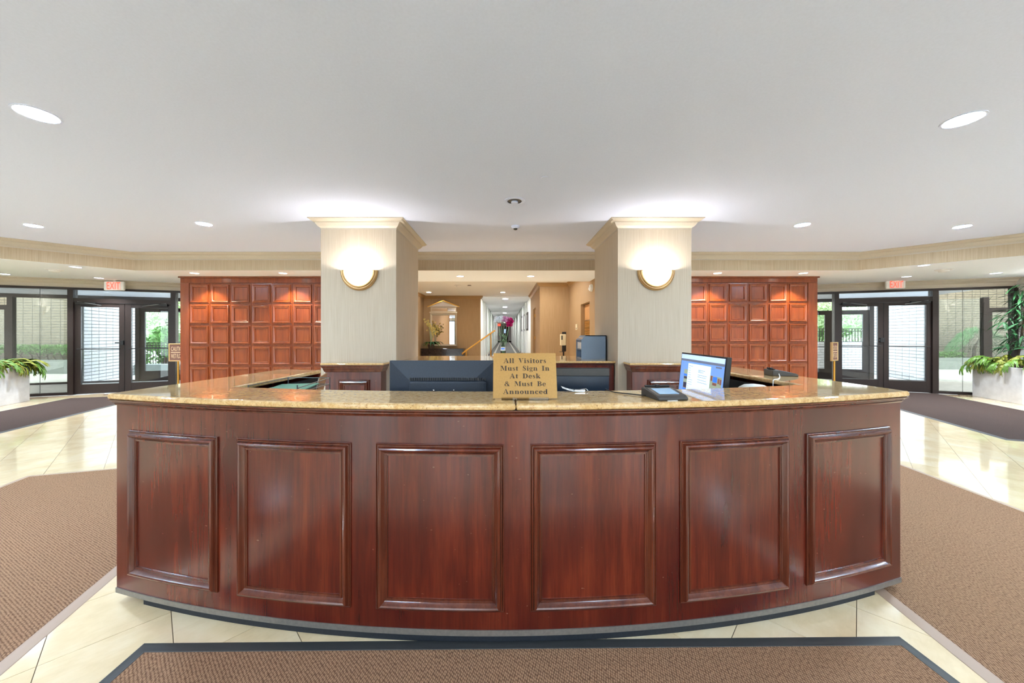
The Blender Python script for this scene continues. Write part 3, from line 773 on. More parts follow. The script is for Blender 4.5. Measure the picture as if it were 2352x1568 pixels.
# ------------------------------------------------------------------ screens on the desk
def monitor_back(label, x0, x1, Y, ztop, h, band, rot=0.0):
    sp = 'black_plastic' if band else 'slate_plastic'
    w = x1 - x0; t = thing('computer_monitor', label, 'monitor', ((x0 + x1) / 2, Y, .76), rot)
    B = lambda m, n, mt, **k: m.build(n, mt, t, world=False, **k)
    z1 = ztop - .76; z0 = z1 - h
    B(MB().box(-w / 2, w / 2, .0, .022, z0, z1), 'bezel', sp, bevel=.004)
    zc = (z0 + z1) / 2; m = MB(); i = .055
    m.add([(-w / 2, 0, z0), (w / 2, 0, z0), (w / 2, 0, z1), (-w / 2, 0, z1), (-w / 2 + i * 2.2, -.03, z0 + i), (w / 2 - i * 2.2, -.03, z0 + i), (w / 2 - i * 2.2, -.03, z1 - i * 2.0), (-w / 2 + i * 2.2, -.03, z1 - i * 2.0)], [(4, 5, 6, 7), (0, 1, 5, 4), (1, 2, 6, 5), (2, 3, 7, 6), (3, 0, 4, 7), (0, 3, 2, 1)])
    B(m if not band else MB().box(-w / 2 + .004, w / 2 - .004, -.012, 0, z0 + .004, z1 - .05), 'rear_shell', 'slate_plastic' if not band else 'navy_plastic')
    hs = B(MB().box(-w * .3, w * .42, -.052, -.02, z0 + .03, z1 - .115) if not band else MB().box(-w * .3, w * .3, -.03, -.01, z0 + .02, z0 + .12), 'rear_housing', sp, bevel=.012 if not band else .004)
    if band: vent = 0
    vm = MB().box(-.003, .003, -.004, .004, -.008, .008).mesh('vent_slot'); vm.materials.append(MATS['black_plastic'])
    for k in range(0 if band else 34):
        o = put('vent_slot', vm, None, hs); o.location = (-w * .3 + w * .72 * (k + .5) / 34, -.035, z1 - .105)
    for sx in (() if band else (-.04, .075)):
        MB().lathe([(0, 0), (.006, .0), (.005, .004), (0, .005)], 10, Matrix.Translation((sx, -.052, z1 - .168)) @ Matrix.Rotation(pi / 2, 4, 'X')).build('screw', 'chrome', hs, world=False)
    if band: B(MB().box(-w / 2, w / 2, -.006, .0, z1 - .045, z1 - .004), 'top_band', 'grey_plastic')
    B(MB().box(-.04, .04, -.02, .02, .012, z0 + .06), 'neck', 'black_plastic', bevel=.005)
    B(MB().box(-.13, .13, -.1, .1, 0, .014), 'base', 'black_plastic', bevel=.005)
    B(MB().box(-w / 2 + .012, w / 2 - .012, .0215, .024, z0 + .02, z1 - .012), 'screen', 'screen_dark')
    return t
monitor_back('large blue grey monitor seen from behind with vent slots and two screws', -.678, -.055, 2.10, 1.243, .37, False)
monitor_back('dark monitor seen from behind partly hidden by the gold visitor sign', .11, .632, 2.14, 1.196, .33, True, radians(-1.5))

TL_, TR_ = Vector((1.407, 2.80, 1.249)), Vector((1.378, 2.20, 1.249))
ex_ = (TR_ - TL_).normalized(); ez_ = Vector((.034, 0, .338)).normalized(); ez_ = (ez_ - ex_ * ez_.dot(ex_)).normalized(); nn_ = ex_.cross(ez_).normalized()
if nn_.x > 0: nn_ = -nn_
WS, HS = (TR_ - TL_).length, .345
tm = thing('computer_monitor', 'lit monitor tilted on the desk showing blue screen with white document', 'monitor', (1.46, 2.5, .76))
def SM(a, b, c): return TL_ + ex_ * a - ez_ * b + nn_ * c
def sbox(m, a0, a1, b0, b1, c0, c1):
    vs = [SM(a, b, c) for c in (c0, c1) for a, b in ((a0, b0), (a1, b0), (a1, b1), (a0, b1))]
    return m.add(vs, [(0, 1, 2, 3), (7, 6, 5, 4), (0, 4, 5, 1), (1, 5, 6, 2), (2, 6, 7, 3), (3, 7, 4, 0)])
sbox(MB(), -.008, WS + .012, -.008, HS + .01, -.03, 0).build('housing', 'black_plastic', tm, bevel=.004)
sc = sbox(MB(), .004, WS - .004, .004, HS - .006, 0, .0012).build('screen', 'screen_sky', tm)
def ui(u0, u1, v0, v1, mt, c=.002):
    sbox(MB(), .004 + u0 * (WS - .008), .004 + u1 * (WS - .008), .004 + v0 * (HS - .01), .004 + v1 * (HS - .01), .001, c).build('screen_area', mt, sc)
ui(0, 1, 0, .10, 'screen_pale'); ui(0, 1, .10, .15, 'screen_grey'); ui(.02, .1, .17, .9, 'screen_sky')
ui(.11, .22, .34, .98, 'screen_olive'); ui(.74, .97, .36, .98, 'screen_olive')
ui(.21, .74, .19, .97, 'screen_white', .003)
for u0, u1, v0, v1, mt in ((.11, .2, .44, .49, 'screen_blue'), (.12, .2, .5, .55, 'screen_dark'), (.12, .2, .63, .74, 'screen_dark'), (.11, .2, .76, .82, 'screen_blue'), (.12, .2, .72, .75, 'screen_brown'),
                           (.80, .885, .37, .48, 'screen_blue'), (.755, .79, .36, .46, 'screen_brown'), (.90, .93, .39, .49, 'screen_brown'), (.94, .97, .40, .5, 'screen_brown'), (.80, .88, .49, .54, 'screen_brown'),
                           (.89, .925, .57, .62, 'screen_dark'), (.935, .965, .58, .63, 'screen_dark'), (.79, .87, .67, .73, 'screen_brown'), (.745, .78, .72, .77, 'screen_sky'), (.76, .84, .86, .96, 'screen_blue'), (.84, .93, .88, .95, 'screen_dark'), (.84, .95, .17, .2, 'screen_grey')):
    ui(u0, u1, v0, v1, mt, .0026)
for k in range(14): ui(.23, .23 + random.uniform(.03, .12), .24 + k * .05, .248 + k * .05, 'screen_grey', .0036)
for k, v in enumerate((.3, .32, .34, .4, .44, .5, .55)): ui(.47, .47 + random.uniform(.06, .22), v, v + .008, 'screen_grey', .0036)
MB().box(1.42, 1.47, 2.46, 2.54, .77, 1.06).build('neck', 'black_plastic', tm, bevel=.005)
MB().box(1.34, 1.60, 2.36, 2.64, .76, .775).build('base', 'black_plastic', tm, bevel=.005)

# ------------------------------------------------------------------ gold visitor sign, letters cut as serif outlines
def G_ring(cx, cy, rx, ry, T, t, a0=0, a1=360, n=28):
    out = []
    for k in range(n):
        a, b = radians(a0 + (a1 - a0) * k / n), radians(a0 + (a1 - a0) * (k + 1) / n)
        out.append([(cx + rx * cos(a), cy + ry * sin(a)), (cx + rx * cos(b), cy + ry * sin(b)), (cx + (rx - T) * cos(b), cy + (ry - t) * sin(b)), (cx + (rx - T) * cos(a), cy + (ry - t) * sin(a))])
    return out
def G_r(x0, x1, y0, y1): return [[(x0, y0), (x1, y0), (x1, y1), (x0, y1)]]
def G_dot(cx, cy, r): return [[(cx + r * cos(2 * pi * k / 14), cy + r * sin(2 * pi * k / 14)) for k in range(14)]]
def G_st(pts, ws):
    out = []; L = []; R = []
    for i, (x, y) in enumerate(pts):
        a = pts[max(i - 1, 0)]; b = pts[min(i + 1, len(pts) - 1)]; d = Vector((b[0] - a[0], b[1] - a[1])).normalized(); n = Vector((-d.y, d.x)) * ws[i] / 2
        L.append((x + n.x, y + n.y)); R.append((x - n.x, y - n.y))
    for i in range(len(pts) - 1): out.append([L[i], L[i + 1], R[i + 1], R[i]])
    return out
S_pts = [(.43, .52), (.37, .62), (.26, .655), (.14, .61), (.11, .51), (.17, .42), (.27, .36), (.38, .29), (.42, .18), (.36, .06), (.24, .025), (.13, .06), (.06, .17)]
S_w = [.04, .05, .06, .11, .15, .17, .18, .17, .15, .11, .06, .05, .04]
def G_s(k=1.0, kx=1.0): return G_st([(x * kx, y * k) for x, y in S_pts], [w * (1.0 if k == 1 else 1.15) for w in S_w]) + G_r(.40 * kx, .445 * kx, .46 * k, .67 * k) + G_r(.05 * kx, .095 * kx, .01, .22 * k)
GLY = {
    'A': (G_r(0, .3, 0, .075) + G_r(.56, 1.0, 0, .075) + [[(.11, .02), (.18, .02), (.47, .86), (.44, .97)]] + [[(.44, 1.0), (.55, 1.0), (.93, .02), (.66, .02)]] + G_r(.22, .7, .3, .36), 1.0),
    'l': (G_r(.09, .30, 0, 1) + G_r(.01, .38, 0, .075) + G_r(.01, .12, .925, 1), .40),
    'V': (G_r(0, .44, .925, 1) + G_r(.64, .98, .925, 1) + [[(.07, .98), (.34, .98), (.56, .22), (.5, 0)]] + [[(.5, 0), (.53, .12), (.86, .98), (.79, .98)]], .96),
    'i': (G_r(.09, .30, 0, .68) + G_r(.01, .38, 0, .075) + G_r(.01, .12, .61, .68) + G_dot(.195, .88, .11), .40),
    's': (G_s(), .52), 'S': (G_s(1.48, 1.35), .70),
    't': (G_r(.12, .33, .1, .8) + G_r(0, .47, .62, .68) + [[(.12, .68), (.33, .68), (.33, .9)]] + G_st([(.225, .14), (.26, .06), (.34, .03), (.46, .1)], [.2, .17, .07, .03]), .48),
    'o': (G_ring(.32, .34, .32, .355, .2, .08), .66),
    'r': (G_r(.09, .30, 0, .68) + G_r(.01, .4, 0, .075) + G_r(.01, .12, .61, .68) + G_st([(.28, .48), (.35, .61), (.46, .65)], [.05, .07, .09]) + G_dot(.49, .57, .1), .60),
    'M': (G_r(0, .3, 0, .075) + G_r(.78, 1.24, 0, .075) + G_r(0, .34, .925, 1) + G_r(.92, 1.24, .925, 1) + G_r(.12, .18, 0, 1) + [[(.12, 1), (.38, 1), (.68, .26), (.6, .02)]] + [[(.6, .02), (.65, .16), (.98, 1), (.92, 1)]] + G_r(.89, 1.13, 0, 1), 1.28),
    'u': (G_r(.08, .29, .12, .68) + G_r(0, .1, .61, .68) + G_st([(.19, .2), (.22, .08), (.32, .04), (.44, .07), (.54, .16)], [.2, .15, .08, .06, .04]) + G_r(.50, .71, 0, .68) + G_r(.42, .55, .61, .68) + G_r(.5, .8, 0, .075), .82),
    'n': (G_r(.09, .30, 0, .68) + G_r(.01, .37, 0, .075) + G_r(.01, .12, .61, .68) + G_st([(.28, .52), (.38, .62), (.5, .645), (.59, .58), (.61, .46)], [.04, .06, .09, .16, .2]) + G_r(.50, .71, 0, .5) + G_r(.43, .79, 0, .075), .82),
    'g': (G_ring(.30, .44, .28, .235, .17, .075) + G_st([(.2, .22), (.12, .14), (.16, .06)], [.05, .08, .1]) + G_st([(.14, .06), (.3, .03), (.5, .02), (.6, -.08)], [.1, .13, .14, .1]) + G_ring(.33, -.13, .31, .14, .1, .05) + G_r(.5, .66, .6, .68), .66),
    'I': (G_r(.12, .36, 0, 1) + G_r(0, .48, 0, .075) + G_r(0, .48, .925, 1), .52),
    'D': (G_r(.12, .36, 0, 1) + G_r(0, .5, 0, .075) + G_r(0, .5, .925, 1) + G_ring(.42, .5, .52, .5, .24, .075, -90, 90), .98),
    'e': (G_ring(.32, .34, .32, .355, .2, .08, 0, 325) + G_r(.16, .62, .335, .395), .64),
    'k': (G_r(.09, .30, 0, 1) + G_r(.01, .38, 0, .075) + G_r(.01, .12, .925, 1) + [[(.28, .26), (.32, .22), (.66, .66), (.58, .66)]] + [[(.36, .38), (.5, .5), (.82, .02), (.56, .02)]] + G_r(.48, .84, 0, .075) + G_r(.48, .76, .61, .68), .84),
    '&': (G_ring(.42, .76, .24, .25, .13, .05) + G_ring(.36, .27, .36, .29, .19, .06, 40, 330) + [[(.2, .78), (.36, .70), (.94, .05), (.70, .0)]] + G_st([(.55, .1), (.74, .26), (.8, .44)], [.05, .06, .05]) + G_r(.66, .96, .44, .49) + G_r(.66, .98, 0, .075), 1.02),
    'B': (G_r(.12, .36, 0, 1) + G_r(0, .46, 0, .075) + G_r(0, .46, .925, 1) + G_ring(.42, .755, .36, .245, .2, .07, -90, 90) + G_ring(.42, .27, .42, .27, .23, .075, -90, 90) + G_r(.3, .5, .49, .55), .88),
    'c': (G_ring(.32, .34, .32, .355, .2, .08, 50, 322) + G_dot(.5, .53, .09), .60),
    'd': (G_ring(.31, .34, .31, .355, .2, .08) + G_r(.46, .67, 0, 1) + G_r(.38, .5, .925, 1) + G_r(.46, .76, 0, .075), .78),
    ' ': ([], .62),
}
def text_polys(s, track=.1):
    x = 0; out = []
    for ch in s:
        g, w = GLY[ch]; out += [[(px + x, py) for px, py in poly] for poly in g]; x += w + track
    return out, x - track
sg = thing('visitor_sign', 'gold plaque reading All Visitors Must Sign In standing on the granite counter', 'sign', (.1, 1.69, ZT1))
SB, ST = Vector((.1, 1.685, 1.0945)), Vector((.1, 1.744, 1.306))
su = (ST - SB).normalized(); sn = Vector((0, -su.z, su.y))
def SP(s, t, c): return SB + Vector((s, 0, 0)) + su * t + sn * c
HSG = (ST - SB).length; WSG = .306
m = MB(); vs = [SP(s, t, c) for c in (-.0015, .0015) for s, t in ((-WSG / 2, 0), (WSG / 2, 0), (WSG / 2, HSG), (-WSG / 2, HSG))]
m.add(vs, [(3, 2, 1, 0), (4, 5, 6, 7), (0, 1, 5, 4), (1, 2, 6, 5), (2, 3, 7, 6), (3, 0, 4, 7)]).build('plaque', 'sign_gold', sg)
for line, yb, x0, x1 in (('All Visitors', 833.75, 410, 1505), ('Must Sign In', 851.1, 330, 1590), ('At Desk', 868.75, 565, 1360), ('& Must Be', 886.6, 435, 1500), ('Announced', 904.6, 395, 1550)):
    def tt(py):
        k = (py - CY) / FPX; return ((HC - SB.z) - SB.y * k) / ((ST.z - SB.z) + (ST.y - SB.y) * k) * HSG
    t0 = tt(yb); ch = tt(yb - 11.1) - t0
    polys, wd = text_polys(line)
    Yl = SB.y + su.y * t0
    xa = ((x0 / 11.2 + 1120) - CX) * Yl / FPX - SB.x; xb = ((x1 / 11.2 + 1120) - CX) * Yl / FPX - SB.x
    m = MB()
    for poly in polys:
        pts = [SP(xa + px * (xb - xa) / wd, t0 + py * ch, .0021) for px, py in poly]
        m.add(pts, [tuple(range(len(pts)))])
    m.build('lettering', 'sign_ink', sg, recalc=False)
hx0, hx1 = (1152 - CX) * 1.66 / FPX, (1260 - CX) * 1.66 / FPX
MB().box(hx0, hx1, 1.655, 1.76, ZT1, ZT1 + .003).box(hx0, hx1, 1.655, 1.660, ZT1, ZT1 + .014).build('acrylic_holder', 'acrylic', sg, bevel=.001)

# ------------------------------------------------------------------ small things on the counters
def sign_pad(label, loc, rz, cable):
    t = thing('signature_pad', label, 'signature pad', loc, rz); t.scale = (.9, .86, .86)
    B = lambda m, n, mt, **k: m.build(n, mt, t, world=False, **k)
    w, d = .165, .19
    prof = [(-d / 2, 0), (d / 2, 0), (d / 2, .048), (d / 2 - .05, .05), (-d / 2 + .02, .026), (-d / 2, .016)]
    vs = [(-w / 2, y, z) for y, z in prof] + [(w / 2, y, z) for y, z in prof]; n = len(prof)
    B(MB().add(vs, [tuple(range(n - 1, -1, -1)), tuple(range(n, 2 * n))] + [(i, (i + 1) % n, n + (i + 1) % n, n + i) for i in range(n)]), 'body', 'grey_plastic', bevel=.006)
    a = Matrix.Translation((0, -.01, .0385)) @ Matrix.Rotation(radians(11.3), 4, 'X')
    B(MB().box(-.055, .055, -.045, .045, 0, .0015, a), 'screen', 'pad_screen')
    B(MB().tube([(-.07, .075, .056), (.07, .07, .056)], [.006, .007], 8), 'pen', 'black_plastic', smooth=True)
    B(MB().box(-.012, .012, .06, .085, .05, .066), 'pen_clip', 'black_plastic', bevel=.003)
    B(MB().tube([(.07, .07, .056), (.085, .06, .05), (.084, .03, .04), (.08, .02, .03)], .002, 6), 'tether', 'black_plastic')
    B(MB().box(-.035, .02, -d / 2 - .003, -d / 2 + .004, .0, .003), 'front_tab', 'white_plastic')
    return t
sign_pad('grey signature pad with pen on counter between visitor sign and lit monitor', (.776, 1.722, ZT1), radians(7), None)
sign_pad('dark signature pad seen from its side at the end of the granite counter', (2.075, 2.66, ZT1), radians(75), None)
def cable(name, label, pts, r, mat):
    cu = []
    P_ = [Vector(p) for p in pts]
    for i in range(len(P_) - 1):
        p0, p1, p2, p3 = P_[max(i - 1, 0)], P_[i], P_[i + 1], P_[min(i + 2, len(P_) - 1)]
        for k in range(6):
            t = k / 6; cu.append(0.5 * ((2 * p1) + (p2 - p0) * t + (2 * p0 - 5 * p1 + 4 * p2 - p3) * t * t + (3 * p1 - p0 - 3 * p2 + p3) * t ** 3))
    cu.append(P_[-1])
    return tag(MB().tube(cu, r, 6).build(name, mat, None, smooth=True), label, 'cable')
cable('signature_pad_cable', 'thin black cable running from signature pad back over counter edge', [(.71, 1.74, 1.097), (.64, 1.80, 1.096), (.58, 1.86, 1.095), (.56, 1.93, 1.096), (.558, 1.955, 1.088), (.556, 1.962, 1.0)], .0028, 'black_plastic')
cable('signature_pad_cable', 'thin white cable hanging over inner edge of the granite counter', [(2.0, 2.58, 1.11), (1.96, 2.52, 1.094), (1.87, 2.42, 1.094), (1.81, 2.38, 1.092), (1.802, 2.375, 1.07), (1.80, 2.37, .98)], .003, 'white_plastic')
# slip of paper and a metal clip lying at the inner edge
m = MB(); c0 = Vector((.31, 1.885, ZT1 + .001))
for k in range(6):
    z = .02 * (1 - k / 5) ** 2
    m.add([c0 + Vector((k * .02, .0, z)), c0 + Vector((k * .02, .05, z + .004)), c0 + Vector(((k + 1) * .02, .05, .02 * (1 - (k + 1) / 5) ** 2 + .004)), c0 + Vector(((k + 1) * .02, 0, .02 * (1 - (k + 1) / 5) ** 2 if k < 5 else 0))], [(0, 1, 2, 3)])
pp_ = m.build('paper_slip', 'paper_white', None, smooth=True); sm_ = pp_.modifiers.new('thick', 'SOLIDIFY'); sm_.thickness = .0008; sm_.offset = 1
tag(pp_, 'curled white paper slip beside the gold visitor sign', 'paper')
k_ = thing('metal_clip', 'small silver metal clip lying beside the curled paper slip', 'clip', (.40, 1.90, ZT1 + .0))
MB().box(.375, .435, 1.89, 1.915, ZT1 + .001, ZT1 + .013).build('clip_body', 'chrome', k_, bevel=.004)
MB().tube([(.37, 1.90, ZT1 + .006), (.44, 1.905, ZT1 + .016), (.45, 1.902, ZT1 + .006)], .002, 6).build('clip_arm', 'chrome', k_)

# wire letter tray with papers, tan folder
wtr = thing('wire_letter_tray', 'grey wire letter tray inside the desk holding pale green paper', 'letter tray', (-1.41, 2.36, .76))
m = MB()
for lv, z in enumerate((.78, .91, 1.04)):
    for a, b in (((-1.56, 2.16, z), (-1.26, 2.16, z)), ((-1.56, 2.56, z), (-1.26, 2.56, z)), ((-1.56, 2.16, z), (-1.56, 2.56, z)), ((-1.26, 2.16, z), (-1.26, 2.56, z)), ((-1.56, 2.16, z + .045), (-1.56, 2.56, z + .045)), ((-1.26, 2.16, z + .03), (-1.26, 2.56, z + .045)), ((-1.56, 2.56, z + .045), (-1.26, 2.56, z + .045))):
        m.tube([a, b], .0028, 6)
    for k in range(7): m.tube([(-1.53 + k * .04, 2.16, z), (-1.53 + k * .04, 2.56, z)], .0018, 5)
m.build('shelf_wire', 'wire_metal', wtr)
for x, y in ((-1.56, 2.16), (-1.26, 2.16), (-1.56, 2.56), (-1.26, 2.56)):
    MB().tube([(x, y, .76), (x, y, 1.09)], .0035, 6).build('upright', 'wire_metal', wtr)
def sheet(name, label, x0, x1, y0, y1, z, rz, mat, th=.003, tilt=0):
    t = MB().box(-(x1 - x0) / 2, (x1 - x0) / 2, -(y1 - y0) / 2, (y1 - y0) / 2, 0, th, Matrix.Rotation(rz, 4, 'Z') @ Matrix.Rotation(tilt, 4, 'X')).build(name, mat)
    t.location = ((x0 + x1) / 2, (y0 + y1) / 2, z); return tag(t, label, 'paper')
sheet('paper_sheet', 'pale green paper lying on top of the wire letter tray', -1.53, -1.29, 2.2, 2.52, 1.0435, radians(12), 'paper_green', .006)
sheet('paper_stack', 'white paper stack on the middle level of wire tray', -1.53, -1.30, 2.18, 2.53, .9135, radians(-4), 'paper_white', .03)
fd = thing('folder_board', 'tan card folder leaning upright between wire tray and granite counter end', 'folder', (-1.47, 2.80, .76))
R_ = Matrix.Translation((-1.50, 2.80, .76)) @ Matrix.Rotation(radians(18), 4, 'Z') @ Matrix.Rotation(radians(12), 4, 'Y')
MB().box(-.004, .004, -.16, .16, 0, .325, R_).build('cover', 'card_tan', fd)
MB().box(-.010, -.007, -.15, .15, .005, .315, R_).build('sheet', 'paper_white', fd)
dv = thing('white_device', 'rounded white plastic device top showing behind counter under the white cable', 'device', (1.66, 2.36, .76))
MB().box(1.56, 1.77, 2.27, 2.45, .76, 1.0).build('body', 'white_plastic', dv, bevel=.02, seg=4)
MB().lathe([(.105, 0), (.104, .02), (.09, .045), (.06, .062), (0, .07)], 24, Matrix.Translation((1.665, 2.36, 1.0)) @ Matrix.Diagonal((1, .85, 1, 1))).build('rounded_lid', 'white_plastic', dv, smooth=True)

# blue grey form box on the back counter
X0b, X1b = (1345 - CX) * 5.5 / FPX, (1392 - CX) * 5.5 / FPX
fb = thing('form_box', 'blue grey metal drop box with white label on the back counter', 'box', (1.4, 5.6, 1.015))
zt_ = 1.015 + .365
xa, xb, ya, yb = 1.19, 1.575, 5.46, 5.86
prof = [(xa, 1.015), (xb, 1.015), (xb, zt_), (xa + .07, zt_), (xa, zt_ - .07)]
# side cheeks and sloped front facing the hall
for y0, y1 in ((ya, ya + .012), (yb - .012, yb)):
    vs = [(x, y0, z) for x, z in prof] + [(x, y1, z) for x, z in prof]; n = 5
    MB().add(vs, [tuple(range(n)), tuple(range(2 * n - 1, n - 1, -1))] + [(i, (i + 1) % n, n + (i + 1) % n, n + i) for i in range(n)]).build('side_cheek', 'blue_grey_metal', fb)
MB().box(xa + .07, xb, ya, yb, zt_ - .012, zt_).box(xb - .012, xb, ya, yb, 1.015, zt_).build('casing', 'blue_grey_metal', fb)
MB().box(xa + .01, xa + .022, ya + .012, yb - .012, 1.15, zt_ - .075).build('front_panel', 'blue_grey_metal', fb)
MB().box(xa + .004, xa + .01, ya + .05, yb - .1, 1.17, 1.27).build('paper_label', 'paper_white', fb)
R_ = Matrix.Translation((xa + .035, (ya + yb) / 2, zt_ - .036)) @ Matrix.Rotation(radians(-45), 4, 'Y')
MB().box(-.05, .05, -.188, .188, -.006, .0, R_).build('sloped_lid', 'blue_grey_metal', fb)
MB().box(-.025, -.005, -.17, .17, .0, .004, R_).build('slot_plate', 'chrome', fb)
MB().box(xa + .01, xa + .2, ya + .012, yb - .012, 1.015, 1.03).build('lower_tray', 'blue_grey_metal', fb)
# flowers in a plastic water bottle
bt = thing('bottle_vase', 'clear water bottle with paper label used as vase on back counter', 'bottle', (-.016, 5.35, 1.015))
Mb = Matrix.Translation((-.016, 5.35, 1.015))
MB().lathe([(0, .001), (.034, .001), (.038, .008), (.038, .16), (.034, .19), (.016, .225), (.0145, .26), (.0135, .26), (.015, .222), (.033, .188), (.0365, .16), (.0365, .01), (0, .004)], 20, Mb).build('body', 'glass_bottle', bt, smooth=True)
MB().lathe([(.0386, .135), (.0388, .137), (.0378, .192), (.0376, .194)], 20, Mb).build('label', 'paper_white', bt, smooth=True)
MB().lathe([(.0394, .158), (.0394, .174)], 14, Mb, -2.4, -1.0).build('label_print', 'screen_blue', bt)
MB().lathe([(0, .006), (.0355, .006), (.0355, .12), (0, .12)], 16, Mb).build('water', 'leaf_olive' if False else 'glass_bottle', bt)
def carnation(label, tip, mat, r):
    t = thing('carnation', label, 'flower', (-.016, 5.35, 1.02))
    b = Vector((-.016 + random.uniform(-.006, .006), 5.35 + random.uniform(-.006, .006), 1.03)); T = Vector(tip); mid = b.lerp(T, .45) + Vector((0, 0, .04))
    MB().tube([b, b.lerp(mid, .5), mid, mid.lerp(T, .55), T], .0026, 6).build('stem', 'stem_green', t, smooth=True)
    m = MB(); rnd = random.Random(len(label))
    for k in range(46):
        z = rnd.uniform(-.35, 1); a = rnd.random() * 6.283; q = sqrt(max(0, 1 - z * z)); d = Vector((q * cos(a), q * sin(a), z)); o = T + d * r * rnd.uniform(.55, .95)
        u = d.orthogonal().normalized(); u = Matrix.Rotation(rnd.random() * 6.28, 3, d) @ u; w = d.cross(u); s = r * .5
        m.add([o - u * s, o + d * s * .5 - w * s * .8, o + u * s, o + d * s * .6 + w * s * .8, o - d * s * .6], [(0, 1, 4), (1, 2, 4), (2, 3, 4), (3, 0, 4)])
    m.build('bloom', mat, t, recalc=False)
    for k in range(2):
        p = mid + Vector((0, 0, -.05 + k * .08)); a = rnd.random() * 6.28; d = Vector((cos(a), sin(a) * .4, .55))
        MB().tube([p, p + d * .05, p + d * .10 - Vector((0, 0, .02))], [.003, .0025, .0006], 4).build('leaf', 'stem_green', t)
for lb, px, py, mt, r in (('white carnation in the bottle vase, highest of the white blooms', 1143, 735, 'flower_white', .06), ('white carnation at the outer edge of the bottle vase bouquet', 1152, 732, 'flower_white', .05), ('pale pink carnation in middle of the bottle vase bouquet', 1158, 733, 'flower_pink', .05),
                          ('pink carnation next to the magenta blooms in bottle vase', 1165, 735, 'flower_pink', .052), ('magenta carnation in the bottle vase, upper of two', 1171, 738, 'flower_magenta', .055), ('magenta carnation in the bottle vase, lower of two', 1170, 746, 'flower_magenta', .045)):
    carnation(lb, P(px, py, 5.35), mt, r)
# ------------------------------------------------------------------ lamps and ceiling fittings
def sconce(label, loc, rz, watts=SCONCE_W):
    t = thing('wall_sconce', label, 'wall lamp', loc, rz, 'half bowl wall sconces')
    R, dep, Hb = .205, .15, .215; vs = []; fs = []; na, nb = 24, 10
    for j in range(nb + 1):
        b = (pi / 2) * j / nb
        for i in range(na + 1):
            a = pi * i / na
            vs.append((R * cos(a) * cos(b), -.012 - dep * sin(a) * cos(b), -Hb * sin(b)))
    for j in range(nb):
        for i in range(na): fs.append((j * (na + 1) + i, j * (na + 1) + i + 1, (j + 1) * (na + 1) + i + 1, (j + 1) * (na + 1) + i))
    MB().add(vs, fs).build('glass_bowl', 'bowl_glass', t, world=False, smooth=True, recalc=False)
    pr = [(.205, -.001), (.205, -.055), (.218, -.06), (.228, -.055), (.230, -.04), (.240, -.04), (.244, -.045), (.252, -.04), (.258, -.025), (.262, -.02), (.262, -.001)]
    vs = []; n = 28; m = len(pr)
    for k in range(n + 1):
        a = pi + pi * k / n
        vs += [(r * cos(a), y, r * sin(a) * 1.07 + .004) for r, y in pr]
    fs = [(k * m + i, k * m + (i + 1) % m, (k + 1) * m + (i + 1) % m, (k + 1) * m + i) for k in range(n) for i in range(m)] + [tuple(range(m)), tuple(n * m + i for i in range(m - 1, -1, -1))]
    MB().add(vs, fs).build('metal_rim', 'brushed_bronze', t, world=False, smooth=True, sharp=30)
    MB().tube([(R * 1.0 * cos(pi * k / 20), -.012 - dep * sin(pi * k / 20), 0) for k in range(21)], .0035, 6).build('rim_wire', 'brushed_bronze', t, world=False, smooth=True)
    MB().box(-.19, .19, -.012, 0, -.19, -.004).build('back_plate', 'brushed_bronze', t, world=False)
    M = WM(t); light('sconce_lamp', 'POINT', M @ Vector((0, -.095, -.045)), watts, (1, .96, .90), .035)
    return t
sconce('lit half bowl sconce on the column behind the wire trays', (P(826, 622, 4.967).x, 4.966, 2.285), 0)
sconce('lit half bowl sconce on the column behind the tilted lit monitor', (P(1506, 622, 4.967).x, 4.966, 2.285), 0)
dL = Vector((.342, -.94)); sL = GL + dL * 3.85
sconce('lit half bowl sconce on the far side wall seen mirrored in glass above fern', (sL.x + .003, sL.y + .001, 2.25), radians(70))
sR = GR + Vector((-.342, -.94)) * 1.6
sconce('lit half bowl sconce on bamboo side wall seen mirrored in the glass', (sR.x - .003, sR.y + .001, 2.17), radians(-70))

def downlight(label, x, y, z, r=.1, mat='bulb', spot=None, group='recessed ceiling downlights'):
    t = thing('recessed_downlight', label, 'ceiling light', (x, y, z), 0, group)
    MB().lathe([(r, 0), (r * 1.16, 0), (r * 1.15, -.004), (r * 1.02, -.006), (r * .98, -.003), (r * .98, 0)], 28).build('trim_ring', 'ceiling_cool_tint', t, world=False, smooth=True)
    MB().lathe([(0, -.0025), (r * .98, -.0025)], 28).build('lens', mat, t, world=False, recalc=False)
    if mat == 'bulb_low':
        light('downlight_lamp', 'SPOT', (x, y, z - .02), LOWW, (.86, .94, 1), .05, (0, 0, 0), spot_size=radians(112), spot_blend=.6)
    if spot:
        light('washer_lamp', 'SPOT', (x, y, z - .03), SPOTW, (1, .86, .62), .03, (radians(spot), 0, 0), spot_size=radians(96), spot_blend=.55)
    return t
def CE(px, py, z):
    Y = FPX * (z - HC) / (CY - py); return (px - CX) * Y / FPX, Y
for lb, px, py, r in (('large round downlight in the main ceiling nearest the viewer, fern side', 85, 261.5, .106), ('large round downlight in main ceiling nearest the viewer, bamboo side', 2212, 274.5, .1),
                      ('round downlight in main ceiling above the fern planter', 77, 518, .09), ('round downlight in main ceiling between column crown and fern side ceiling edge', 469, 514, .09),
                      ('round downlight in main ceiling between column crown and bamboo side ceiling edge', 1843, 516, .09), ('round downlight in main ceiling above the bamboo planter', 2210, 520, .09)):
    x, y = CE(px, py, ZC); downlight(lb, x, y, ZC, r)
